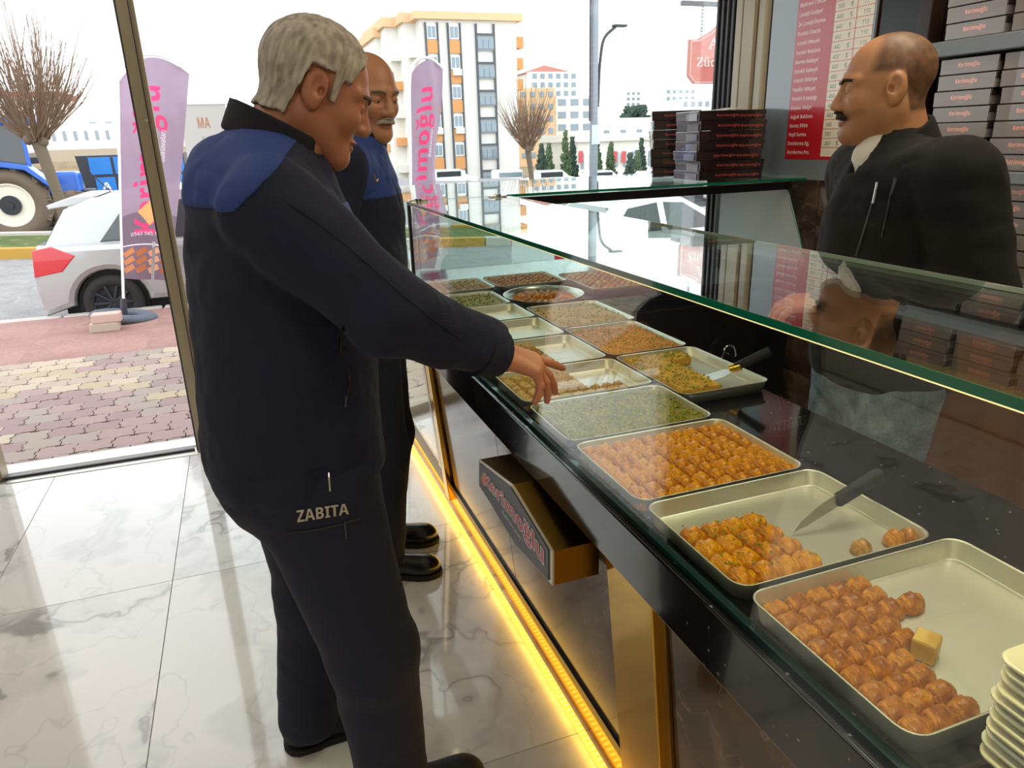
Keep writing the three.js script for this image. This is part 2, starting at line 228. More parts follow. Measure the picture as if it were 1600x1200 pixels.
// ---------- trees ----------
function pollard(base, h, spread, n, label, sd, tall) {
  const t = thing('pollarded_tree', label, 'tree', [base.x, base.y, base.z], 0, 'bare pollarded trees');
  seed = sd; const lean = 0.12 * h * 0.35, top = V(-lean, h * 0.36, 0);
  part(t, 'trunk', merge([rod(V(0, -0.3, 0), V(-lean * 0.4, h * 0.18, 0), 0.125 * tall, 12, 0.10 * tall), rod(V(-lean * 0.4, h * 0.18, 0), top, 0.10 * tall, 12, 0.12 * tall), ...[0, 1, 2, 3, 4, 5, 6].map((q) => new THREE.IcosahedronGeometry(rr(0.07, 0.12) * tall, 1).translate(top.x + rr(-0.17, 0.17) * tall, top.y + rr(-0.02, 0.14) * tall, top.z + rr(-0.17, 0.17) * tall))]), M.bark);
  const list = [];
  for (let i = 0; i < n; i++) {
    const a = rr(0, 6.283), e = Math.pow(rnd(), 0.7) * spread, o = V(top.x + Math.cos(a) * 0.25 * tall * rnd(), top.y + 0.1 * rnd(), top.z + Math.sin(a) * 0.25 * tall * rnd());
    const L = h * 0.62 * rr(0.6, 1.0) * (1 - 0.25 * e), d1 = V(Math.cos(a) * Math.sin(e), Math.cos(e), Math.sin(a) * Math.sin(e)), m1 = o.clone().addScaledVector(d1, L * 0.5), e2 = e * 0.75, d2 = V(Math.cos(a + rr(-0.3, 0.3)) * Math.sin(e2), Math.cos(e2), Math.sin(a) * Math.sin(e2)), m2 = m1.clone().addScaledVector(d2, L * 0.5);
    list.push(rod(o, m1, 0.014 * tall, 5, 0.008 * tall), rod(m1, m2, 0.008 * tall, 4, 0.003 * tall));
    for (let q = 0; q < 3; q++) { const s = o.clone().lerp(m1, rr(0.4, 1)); const d3 = d1.clone().add(V(rr(-0.5, 0.5), rr(0, 0.4), rr(-0.5, 0.5))).normalize(); list.push(rod(s, s.clone().addScaledVector(d3, L * rr(0.2, 0.4)), 0.009 * tall, 4, 0.003 * tall)); }
  }
  part(t, 'bare_shoots', merge(list), M.twig); return t;
}
pollard(V(onZ(102, 322, -17).x, roadY(-4) + 0.1, -17), 5.2, 1.0, 120, 'bare pollarded tree on the median beside the blue tractor', 5, 1.0);
pollard(V(onZ(833, 288, -36).x, -1.35, -36), 6.3, 0.8, 110, 'bare pollarded tree in front of the orange banded apartment block', 9, 1.3);
// ---------- street lamp ----------
{
  const b = onZ(927, 300, -15.9), t = thing('street_lamp', 'grey steel street lamp post with a curved lamp arm on the median', 'lamp post', [b.x, roadY(b.x), -15.9]);
  part(t, 'pole', cyl(0.075, 0.10, 9, 16, 0, 4.5, 0), S({ color: 0x8d959b, metalness: 0.4, roughness: 0.5 }));
  part(t, 'cable_duct', cyl(0.022, 0.022, 3.2, 8, -0.13, 4.3, 0.05), M.darkGrey);
  const a = part(t, 'lamp_arm', tube([[0.1, 3.0, 0], [0.15, 4.0, 0], [0.25, 4.45, 0], [0.52, 4.68, 0]], 0.035, 20), M.darkGrey);
  part(a, 'lamp_head', rbx(0.34, 0.05, 0.16, 0.02, 0.62, 4.70, 0), M.darkGrey);
  part(t, 'paper_notice', bx(0.2, 0.42, 0.01, 0, 2.4, 0.11), S({ color: 0xcfe3e8, roughness: 0.8 }));
}
// ---------- cars ----------
function wheel(parent, x, y, z, r, w, tyre, rimMat, spokes) {
  const t = part(parent, 'wheel', new THREE.TorusGeometry(r - w * 0.32, w * 0.34, 12, 32).scale(1, 1, 1.35), tyre, [x, y, z]);
  part(t, 'rim', merge([cyl(r * 0.68, r * 0.68, w * 0.5, 28).rotateX(Math.PI / 2)]), M.blackMatt);
  const list = [new THREE.TorusGeometry(r * 0.66, r * 0.045, 8, 32).translate(0, 0, w * 0.28), cyl(r * 0.14, r * 0.14, w * 0.7, 16).rotateX(Math.PI / 2)];
  for (let i = 0; i < spokes; i++) { const a = i / spokes * 6.283; list.push(rbx(r * 0.62, r * 0.11, 0.03, 0.01, r * 0.34, 0, w * 0.3, 1).rotateZ(a)); }
  part(t, 'spokes', merge(list), rimMat); return t;
}
// car along +x (front), z = half width to the viewer; low body, tapered cabin, glazing, lamps
function car(name, label, pos, paint, o, turn = 0) {
  const t = thing(name, label, 'car', pos, turn); const W = o.W, L = o.L, r = o.r;
  const arch = (cx) => { const p = []; for (let i = 0; i <= 14; i++) { const a = Math.PI - i / 14 * Math.PI; p.push([cx + Math.cos(a) * (r + 0.055), 0.3 + Math.sin(a) * (r + 0.055) - 0.3 + (r - 0.0)]); } return p; };
  const low = [[0.06, 0.22], ...arch(o.wb0), ...arch(o.wb1), [L - 0.06, 0.24], [L, 0.42], [L - 0.08, 0.62], ...o.hood, ...o.tail, [0.03, 0.5]];
  part(t, 'body', prism(low, -W / 2, W / 2, 'z', 0.07), paint);
  // cabin: side outline narrowed towards the roof
  const n = o.cabin.length, y0 = Math.min(...o.cabin.map((p) => p[1])), y1 = Math.max(...o.cabin.map((p) => p[1]));
  const half = (y) => W / 2 - 0.07 - 0.17 * (y - y0) / (y1 - y0), cg = prism(o.cabin, -1, 1, 'z', 0.0), cp = cg.attributes.position;
  for (let i = 0; i < cp.count; i++) cp.setZ(i, Math.sign(cp.getZ(i)) * half(cp.getY(i))); cg.computeVertexNormals();
  part(t, 'cabin', cg, paint);
  for (const s of [1, -1]) for (const win of o.windows) { const g = prism(win, 0, 0.012, 'z'); const p = g.attributes.position; for (let i = 0; i < p.count; i++) p.setZ(i, s * (half(p.getY(i)) + 0.002 + 0.008 * (p.getZ(i) > 0.006 ? 1 : 0))); g.computeVertexNormals(); part(t, 'side_window', g, M.carGlass); }
  for (const [name2, a, b] of o.screens) { const d = [b[0] - a[0], b[1] - a[1]], q = Math.hypot(...d), nx = -d[1] / q * 0.008 * (a[2] || 1), ny = d[0] / q * 0.008 * (a[2] || 1), ha = half(a[1]) - 0.05, hb = half(b[1]) - 0.05; part(t, name2, loft([[[a[0] + nx, a[1] + ny, -ha], [a[0] + nx, a[1] + ny, ha], [a[0], a[1], ha], [a[0], a[1], -ha]], [[b[0] + nx, b[1] + ny, -hb], [b[0] + nx, b[1] + ny, hb], [b[0], b[1], hb], [b[0], b[1], -hb]]], true, true), M.carGlass); }
  for (const x of [o.wb0, o.wb1]) for (const s of [1, -1]) { const w = wheel(t, x, r, s * (W / 2 - 0.1), r, 0.2, M.tyre, M.rim, 10); if (s < 0) w.rotation.y = Math.PI; }
  for (const dx of o.doors) part(t, 'door_seam', bx(0.006, 0.5, 0.006, dx, 0.56, W / 2 + 0.0005), M.blackMatt);
  part(t, 'door_handle', rbx(0.2, 0.035, 0.03, 0.012, o.doors[0] + 0.25, 0.76, W / 2 + 0.008), paint);
  for (const s of [1, -1]) part(t, 'tail_light', prism(o.lamp, s * (W / 2 - 0.12), s * (W / 2 + 0.012), 'z', 0.01), M.red);
  for (const x of [o.wb0, o.wb1]) part(t, 'wheel_well', cyl(r + 0.045, r + 0.045, W - 0.24, 24, 0, 0, 0).rotateX(Math.PI / 2).translate(x, r, 0), M.blackMatt); part(t, 'underside', bx(L - 0.5, 0.16, W - 0.3, L / 2, 0.26, 0), M.blackMatt);
  part(t, 'aerial', rod(V(o.aerial, y1 - 0.02, 0), V(o.aerial - 0.18, y1 + 0.22, 0), 0.006, 6), M.black);
  return t;
}
{
  const z = -9.75, x0 = onZ(50, 440, z + 0.8).x;
  const c = car('hatchback_car', 'silver hatchback car with red tail lamp parked along the kerb', [x0, roadY(x0 + 0.8), z], M.silver, { L: 4.2, W: 1.74, r: 0.31, wb0: 0.74, wb1: 3.3, hood: [[L0(4.1), 0.72], [3.2, 0.94]], tail: [[0.12, 0.98], [0.03, 0.72]], cabin: [[0.16, 0.92], [0.42, 1.33], [0.7, 1.44], [1.5, 1.49], [2.2, 1.44], [3.15, 0.92]], windows: [[[0.72, 0.98], [0.98, 1.3], [1.35, 1.38], [1.35, 0.98]], [[1.42, 0.98], [1.42, 1.385], [2.1, 1.36], [2.75, 0.98]]], screens: [['rear_window', [0.19, 0.98, 1], [0.40, 1.3]], ['windscreen', [2.28, 1.40, 1], [3.05, 0.98]]], doors: [1.38, 2.4], lamp: [[0.05, 0.66], [0.08, 0.94], [0.26, 0.97], [0.47, 0.86], [0.32, 0.7]], aerial: 0.8 });
  part(c, 'roof_spoiler', prism([[0.26, 1.33], [0.25, 1.375], [0.5, 1.455], [0.75, 1.452], [0.5, 1.36]], -0.6, 0.6, 'z', 0.012), M.silver);
  const x2 = onZ(916, 330, -9).x;
  car('saloon_car', 'white saloon car seen through the display case glass', [x2 - 0.55, roadY(x2 + 1.5), -9.8], M.carWhite, { L: 4.3, W: 1.74, r: 0.3, wb0: 0.85, wb1: 3.45, hood: [[4.2, 0.74], [3.25, 0.92]], tail: [[0.5, 0.98], [0.06, 0.9]], cabin: [[0.5, 0.92], [1.05, 1.36], [1.5, 1.45], [2.1, 1.43], [3.1, 0.92]], windows: [[[0.98, 0.98], [1.25, 1.3], [1.72, 1.36], [1.75, 0.98]], [[1.86, 0.98], [1.83, 1.36], [2.15, 1.34], [2.75, 0.98]]], screens: [['rear_window', [0.58, 1.0, 1], [1.0, 1.31]], ['windscreen', [2.2, 1.38, 1], [3.0, 0.98]]], doors: [1.8, 2.7], lamp: [[0.06, 0.68], [0.06, 0.86], [0.36, 0.88], [0.3, 0.72]], aerial: 1.15 });
  function L0(x) { return x; }
}
// ---------- tractor and trailer ----------
{
  const z = -20.5, c = onZ(32, 317, z), gy = c.y - 0.8, t = thing('tractor', 'blue tractor with cream wheel rims behind the median', 'tractor', [c.x, gy, z]);
  const big = (x, r, w, y, zz) => { const q = part(t, 'wheel', new THREE.TorusGeometry(r * 0.78, r * 0.24, 14, 40).scale(1, 1, 1.2), M.tyreDusty, [x, y, zz]); const lug = []; for (let i = 0; i < 22; i++) lug.push(rbx(r * 0.2, 0.06, w * 0.9, 0.015, r * 0.93, 0, 0, 1).rotateX(0.5 * (i % 2 ? 1 : -1)).rotateZ(i / 22 * 6.283)); part(q, 'lugs', merge(lug), M.tyreDusty); part(q, 'rim', merge([cyl(r * 0.6, r * 0.56, w * 0.5, 32).rotateX(Math.PI / 2), new THREE.TorusGeometry(r * 0.58, r * 0.035, 8, 36).translate(0, 0, w * 0.3)]), M.rimCream); part(q, 'hub', merge([cyl(r * 0.27, r * 0.27, w * 0.75, 24).rotateX(Math.PI / 2), cyl(r * 0.1, r * 0.12, w * 0.9, 12).rotateX(Math.PI / 2)]), M.rim); };
  big(0, 0.8, 0.45, 0.8, 0.7); big(0, 0.8, 0.45, 0.8, -0.7); big(1.2, 0.52, 0.3, 0.52, 0.45); big(1.2, 0.52, 0.3, 0.52, -0.65);
  part(t, 'fender', prism([[-0.95, 1.1], [-0.75, 1.55], [-0.2, 1.78], [0.5, 1.66], [0.95, 1.2], [0.85, 1.18], [0.45, 1.55], [-0.15, 1.66], [-0.65, 1.46], [-0.85, 1.08]], 0.4, 0.95, 'z', 0.02), M.tractorBlue);
  part(t, 'bonnet', rbx(0.8, 0.55, 0.6, 0.1, 0.95, 1.2, -0.1), M.tractorBlue); part(t, 'chassis', rbx(1.5, 0.4, 0.5, 0.05, 0.7, 0.75, 0), M.darkGrey);
  part(t, 'cab_roof', rbx(1.7, 0.2, 1.4, 0.08, -0.1, 2.62, 0), M.tractorBlue); part(t, 'cab_glass', bx(1.2, 0.85, 1.15, -0.1, 2.1, 0), M.carGlass);
  for (const [x, zz] of [[-0.7, 0.6], [0.5, 0.6], [-0.7, -0.6], [0.5, -0.6]]) part(t, 'cab_post', rbx(0.08, 1.0, 0.08, 0.02, x, 2.1, zz, 1), M.tractorBlue);
  part(t, 'front_weight', rbx(0.25, 0.4, 0.5, 0.05, 1.5, 0.85, -0.1), M.darkGrey);
  const a = onZ(127, 243, -24), b = onZ(300, 300, -24), tr = thing('farm_trailer', 'blue panelled farm trailer parked beyond the median', 'trailer', [0, 0, -24]);
  const w = b.x - a.x, hh = a.y - b.y; part(tr, 'tub', prism([[a.x, a.y], [b.x, a.y], [b.x, b.y], [a.x + 0.3, b.y], [a.x + 0.12, b.y + 0.1]], -1, 1, 'z', 0.02), M.darkGrey);
  const at = canvasTex(128, 160, (x, W, H) => { x.fillStyle = '#2f7fd0'; x.fillRect(0, 0, W, H); x.fillStyle = '#fff'; x.font = 'bold 84px sans-serif'; x.textAlign = 'center'; x.fillText('A', 64, 106); x.fillStyle = '#d8404a'; x.fillRect(34, 112, 60, 6); });
  for (let i = 0; i < 4; i++) { part(tr, 'panel', rbx(w * 0.2, hh * 0.40, 0.03, 0.01, a.x + 0.3 + w * 0.225 * (i + 0.45), a.y - hh * 0.25, 1.01, 1), M.panelBlue); part(tr, 'panel', new THREE.PlaneGeometry(w * 0.18, hh * 0.42).translate(a.x + 0.36 + w * 0.225 * (i + 0.45), a.y - hh * 0.72, 1.025), S({ map: at, roughness: 0.6 })); }
  part(tr, 'chassis', merge([rbx(w * 0.8, 0.25, 0.9, 0.03, (a.x + b.x) / 2 + 0.2, b.y - 0.15, 0), cyl(0.45, 0.45, 0.3, 24).rotateX(Math.PI / 2).translate((a.x + b.x) / 2 + 0.4, b.y - 0.45, 0.8), cyl(0.45, 0.45, 0.3, 24).rotateX(Math.PI / 2).translate((a.x + b.x) / 2 - 0.7, b.y - 0.45, 0.8)]), M.blackMatt);
  // pale lorry seen behind the white saloon car
  const lw = onZ(1103, 312, -13.5), l = thing('light_truck', 'white light truck passing behind the white saloon car', 'truck', [lw.x, lw.y - 0.36, -13.5]); 
  wheel(l, 0, 0.36, 0.9, 0.38, 0.24, M.tyre, M.rimCream, 6); part(l, 'body', rbx(4.2, 1.3, 1.7, 0.1, 1.5, 1.1, 0), M.carWhite); part(l, 'chassis', rbx(4.0, 0.25, 1.4, 0.03, 0.9, 0.42, 0), M.darkGrey); part(l, 'tail_box', rbx(1.4, 0.25, 1.5, 0.03, -1.0, 0.62, 0), M.darkGrey);
}
// ---------- feather banners ----------
function logo(x, cx, cy, size, fill, stroke, lw) { x.save(); x.translate(cx, cy); x.font = 'bold ' + size + 'px sans-serif'; x.textAlign = 'center'; x.textBaseline = 'middle'; if (stroke) { x.strokeStyle = stroke; x.lineWidth = lw; x.lineJoin = 'round'; x.strokeText('Kerimoğlu', 0, 0); } x.fillStyle = fill; x.fillText('Kerimoğlu', 0, 0); x.restore(); }
const bannerT = canvasTex(256, 1024, (x, W, H) => {
  x.fillStyle = '#a78fa3'; x.fillRect(0, 0, W, H); x.fillStyle = '#806a7b'; x.fillRect(0, 690, W, H - 690);
  x.save(); x.translate(W * 0.42, 440); x.rotate(-Math.PI / 2); logo(x, -20, 0, 140, '#f0417c'); x.font = '30px sans-serif'; x.fillStyle = '#f4e6ee'; x.textAlign = 'center'; x.fillText('Baklavaları', 60, 76); x.restore();
  x.fillStyle = '#f0b070'; x.beginPath(); x.moveTo(70, 690); x.lineTo(128, 640); x.lineTo(186, 690); x.lineTo(128, 760); x.fill();
  x.fillStyle = '#f2e8ee'; x.font = '26px sans-serif'; x.textAlign = 'center'; x.fillText('0543 545 19 60', 128, 805); x.fillRect(0, 846, W, 6);
  for (let i = 0; i < 12; i++) { x.fillStyle = ['#d98a5a', '#c06f44', '#e2a27a', '#a8603e'][i % 4]; x.save(); x.translate(30 + (i % 4) * 62, 885 + Math.floor(i / 4) * 42); x.rotate(-0.5); x.fillRect(-28, -14, 56, 28); x.restore(); }
});
function banner(label, base, topY, width, lean, split, turn) {
  const t = thing('feather_banner', label, 'banner', [base.x, base.y, base.z], turn, 'feather banners in front of the shop'); t.rotation.z = -lean; const H = topY - base.y, y0 = H * 0.17, h = H - y0;
  part(t, 'pole', tube([[0, 0.02, 0], [0.003, y0, 0], [0.012, H * 0.6, 0], [0.02, H - 0.44 * width, 0], [width * 0.12, H - 0.24 * width, 0], [width * 0.3, H - 0.06 * width, 0], [width * 0.55, H + 0.005, 0], [width * 0.8, H - 0.03 * width, 0], [width * 1.0, H - 0.15 * width, 0]], 0.014, 40), M.white);
  const pos = [], uv = [], idx = [], nu = 16, nv = 60;
  for (let j = 0; j <= nv; j++) for (let i = 0; i <= nu; i++) {
    const v = j / nv, u = i / nu; const top = H - 0.02 - 0.42 * width * Math.pow(Math.max(0, 1 - u / 0.55), 2.2) - 0.16 * width * Math.pow(Math.max(0, u - 0.6) / 0.4, 1.5); let x = 0.012 + u * width * (0.72 + 0.28 * v) + 0.02 * v; let y = lerp(y0, top, v);
    const z = 0.03 * Math.sin(u * 7 + v * 5) * (0.4 + u) + 0.05 * u * Math.sin(v * 9); pos.push(x, y, z); uv.push(u, v);
  }
  for (let j = 0; j < nv; j++) for (let i = 0; i < nu; i++) { if (split && j < nv * 0.17 && i === Math.floor(nu * 0.62)) continue; const a = j * (nu + 1) + i, b = a + 1, c = a + nu + 1, d = c + 1; idx.push(a, b, c, b, d, c); }
  const g = new THREE.BufferGeometry(); g.setAttribute('position', new THREE.Float32BufferAttribute(pos, 3)); g.setAttribute('uv', new THREE.Float32BufferAttribute(uv, 2)); g.setIndex(idx); g.computeVertexNormals();
  part(t, 'fabric', g, PH({ map: bannerT, roughness: 0.8, side: THREE.DoubleSide, transmission: 0.3, thickness: 0 }));
  part(t, 'ground_bag', new THREE.TorusGeometry(0.19, 0.07, 12, 28).rotateX(Math.PI / 2).scale(1.25, 0.7, 0.9).translate(0, 0.05, 0), S({ color: 0x5b626c, roughness: 0.8 }));
  part(t, 'socket', cyl(0.03, 0.04, 0.24, 12, 0, 0.12, 0), M.darkGrey); return t;
}
{
  const b1 = onZ(192, 492, -8.3); b1.y = PAVE; banner('pink lettered feather banner on a water bag base by the silver car', b1, onZ(230, 72, -8.3).y, 0.62, 0.15, true, 0.0);
  const b2 = onZ(642, 470, -7.4); b2.y = PAVE; b2.x -= 0.0; banner('pink lettered feather banner behind the two uniformed men', b2, onZ(660, 85, -7.4).y, 0.36, 0.07, false, 0.3);
  const bb = onZ(178, 488, -8.2); for (const [dx, dy, c, k] of [[0, 0.05, 0xb5a795, 'pale lower'], [0.03, 0.14, 0xc3a79c, 'pinkish upper']]) solo('paving_block', rbx(0.26, 0.09, 0.14, 0.012), S({ color: c, roughness: 0.95 }), k + ' paving block weighing down the banner base', 'block', null, [bb.x + dx - 0.05, PAVE + dy - 0.004, bb.z + 0.30]);
  // lettered board beyond the banner
  const a = onZ(279, 163, -10.6), c = onZ(372, 300, -10.6), t = thing('notice_board', 'grey lettered advertising board standing beside the road', 'sign', [(a.x + c.x) / 2, 0, -10.6]), w = c.x - a.x, h = a.y - c.y;
  part(t, 'panel', rbx(w, h, 0.05, 0.01, 0, (a.y + c.y) / 2, 0), S({ color: 0xb9b2ac, roughness: 0.7 })); part(t, 'top_rail', rbx(w + 0.06, 0.06, 0.08, 0.01, 0, a.y + 0.02, 0), M.offwhite);
  for (const s of [-1, 1]) part(t, 'leg', rbx(0.05, c.y + 0.5, 0.05, 0.01, s * w * 0.42, (c.y - 0.5) / 2, -0.05), M.darkGrey);
  part(t, 'lettering', new THREE.PlaneGeometry(w * 0.9, h * 0.4).translate(0, a.y - h * 0.3, 0.027), S({ transparent: true, roughness: 0.8, map: canvasTex(256, 128, (x) => { x.clearRect(0, 0, 256, 128); x.fillStyle = '#b07a5c'; x.font = 'bold 52px sans-serif'; x.fillText('MA', 78, 52); x.font = '30px sans-serif'; x.fillStyle = '#8f8a86'; x.fillText('K', 96, 104); }) }));
}
// ---------- hanging shop sign on its bracket ----------
{
  const Z = -4.6, a = onZ(1076, 62, Z), b = onZ(1076, 122, Z), t = thing('hanging_sign', 'terracotta hanging shop sign with white lettering on chains', 'sign', [a.x, 0, Z]);
  const w = 0.62, y1 = a.y, y0 = onZ(1085, 131, Z).y, ym = onZ(1130, 27, Z).y; const pts = [[0.05, y0], [0, y0 + 0.05], [0, y1], [0.06, y1], [0.16, y1 + 0.05], [w / 2, ym + 0.02], [w - 0.16, y1 + 0.05], [w - 0.06, y1], [w, y1], [w, y0 + 0.05], [w - 0.05, y0]];
  part(t, 'board', prism(pts, -0.012, 0.012, 'z', 0.003), S({ color: 0xc0614d, roughness: 0.5 }));
  const rim = pts.map(([x, y]) => [w / 2 + (x - w / 2) * 0.955, (y0 + y1) / 2 + (y - (y0 + y1) / 2) * 0.93]); part(t, 'border', merge(rim.map((p, i) => { const q = rim[(i + 1) % rim.length]; return rod(V(p[0], p[1], 0.014), V(q[0], q[1], 0.014), 0.0025, 5); })), S({ color: 0xf0d9cf, roughness: 0.6 }));
  part(t, 'lettering', new THREE.PlaneGeometry(w * 0.94, (ym - y0) * 0.95).translate(w / 2, (ym + y0) / 2, 0.0145), S({ transparent: true, roughness: 0.6, map: canvasTex(512, 400, (x) => { x.clearRect(0, 0, 512, 400); x.fillStyle = '#f3e3dc'; x.textAlign = 'left'; x.font = '96px serif'; x.fillText('At', 118, 190); x.font = '78px serif'; x.fillText('Züccaciye', 40, 300); }) }));
  for (const x of [0.1, w - 0.1]) { const links = []; for (let i = 0; i < 9; i++) links.push(new THREE.TorusGeometry(0.009, 0.0025, 6, 12).scale(1, 1.4, 1).rotateY(i % 2 ? 1.57 : 0).translate(x, y1 + 0.04 + i * 0.022, 0)); part(t, 'chain', merge(links), M.darkGrey); }
  part(t, 'bracket', rbx(w + 0.3, 0.03, 0.03, 0.005, w / 2 + 0.08, y1 + 0.22, 0), M.darkGrey);
}
{ const n = struct('wall_neighbour'); part(n, 'pier', bx(0.8, 3.6, 1.3, 4.2, 1.6, -4.5), M.wall); }
// ---------- buildings ----------
const winG = (w, h) => bx(w, h, 0.12);
function building(name, label, x0, x1, y0, y1, z, depth, mat, opt = {}) {
  const t = thing(name, label, 'building', [0, 0, 0]); const yb = Math.min(y0, -3.3); part(t, 'wall', bx(x1 - x0, y1 - yb, depth, (x0 + x1) / 2, (yb + y1) / 2, z - depth / 2), mat);
  if (opt.roof) part(t, 'roof', bx(x1 - x0 + 0.8, opt.roof, depth + 0.8, (x0 + x1) / 2, y1 + opt.roof / 2, z - depth / 2), opt.roofMat || M.facadeOrange);
  if (opt.grid) { const [nx, ny, mx, my, wr, hr, wm] = opt.grid, W = x1 - x0, H = y1 - y0, g = winG(W / nx * wr, H / ny * hr); for (let j = 0; j < ny; j++) for (let i = 0; i < nx; i++) { const f = part(t, 'window', g, wm || M.windowGlass, [x0 + W * (i + 0.5) / nx, y0 + H * (j + 0.5) / ny, z + 0.05]); } }
  return t;
}
{
  const Z = -76, p = (u, v) => onZ(u, v, Z), A = p(655, 30), B = p(806, 34), G = p(700, 292).y - 1;
  const t = thing('apartment_block', 'white apartment block with orange bands and grey window strips', 'building'); const x0 = A.x, x1 = B.x, top = A.y;
  part(t, 'wall', bx(x1 - x0, top - G, 14, (x0 + x1) / 2, (top + G) / 2, Z - 7), M.facade); part(t, 'roof', bx(x1 - x0 + 1.2, 0.7, 15, (x0 + x1) / 2, top + 0.35, Z - 7), M.facadePeach);
  const X = (u) => p(u, 150).x; const fl = (top - G) / 6.1;
  for (const [u0, u1, n] of [[671, 688, 0], [705, 722, 0]]) for (let j = 0; j < 6; j++) {
    const w = X(u1) - X(u0), cx = (X(u0) + X(u1)) / 2, yy = top - fl * (j + 0.4);
    part(t, 'orange_band', bx(w, fl * 0.42, 0.25, cx, yy - fl * 0.48, Z + 0.1), M.facadeOrange); const f = part(t, 'window', bx(w * 0.86, fl * 0.46, 0.2, cx, yy, Z + 0.1), M.white);
    part(f, 'pane', bx(w * 0.3, fl * 0.36, 0.1, cx - w * 0.19, yy, Z + 0.2), M.windowGlass); part(f, 'pane', bx(w * 0.3, fl * 0.36, 0.1, cx + w * 0.19, yy, Z + 0.2), M.windowGlass);
    if (j % 2) part(t, 'air_conditioner', bx(0.9, 0.6, 0.4, cx + 0.1, yy - fl * 0.33, Z + 0.3), M.offwhite);
    for (const s of [-1, 1]) part(t, 'strip', bx(0.14, fl, 0.3, cx + s * w * 0.54, yy - fl * 0.2, Z + 0.12), M.frameDark);
  }
  for (let j = 0; j < 7; j++) { const w = X(774) - X(747), cx = (X(774) + X(747)) / 2, yy = top - 0.8 - fl * (j * 0.95 + 0.45); const f = part(t, 'balcony_glazing', bx(w, fl * 0.5, 0.3, cx, yy, Z + 0.1), M.facadeGrey); for (let q = 0; q < 3; q++) part(f, 'pane', bx(w * 0.28, fl * 0.3, 0.1, cx + (q - 1) * w * 0.31, yy - fl * 0.05, Z + 0.27), M.windowGlass); part(t, 'balcony_rail', bx(w, 0.18, 0.4, cx, yy + fl * 0.28, Z + 0.15), M.frameDark); }
  for (const s of [747, 774]) part(t, 'strip', bx(0.16, top - G - 0.6, 0.35, X(s), (top + G) / 2, Z + 0.12), M.frameDark);
  for (const [u0, u1, dz, v] of [[632, 655, -2, 35], [603, 632, -5, 42], [589, 603, -8, 58]]) { const a = onZ(u0, v, Z + dz), b = onZ(u1, v, Z + dz); part(t, 'wing', bx(b.x - a.x + 0.3, a.y - G, 12, (a.x + b.x) / 2, (a.y + G) / 2, Z + dz - 6), M.facade); part(t, 'wing_roof', bx(b.x - a.x + 1, 0.9, 13, (a.x + b.x) / 2, a.y + 0.4, Z + dz - 6), M.facadePeach); for (let j = 0; j < 5; j++) part(t, 'balcony', bx((b.x - a.x) * 0.8, 0.8, 1.2, (a.x + b.x) / 2, a.y - 2.9 - j * fl, Z + dz + 0.5), j % 2 ? M.facadeOrange : M.offwhite); }
  for (let j = 0; j < 4; j++) { const q = onZ(807, 66 + j * 33, Z - 2); part(t, 'side_balcony', bx(1.6, 1.1, 2, q.x, q.y, Z - 3), M.facadeOrange); }
}
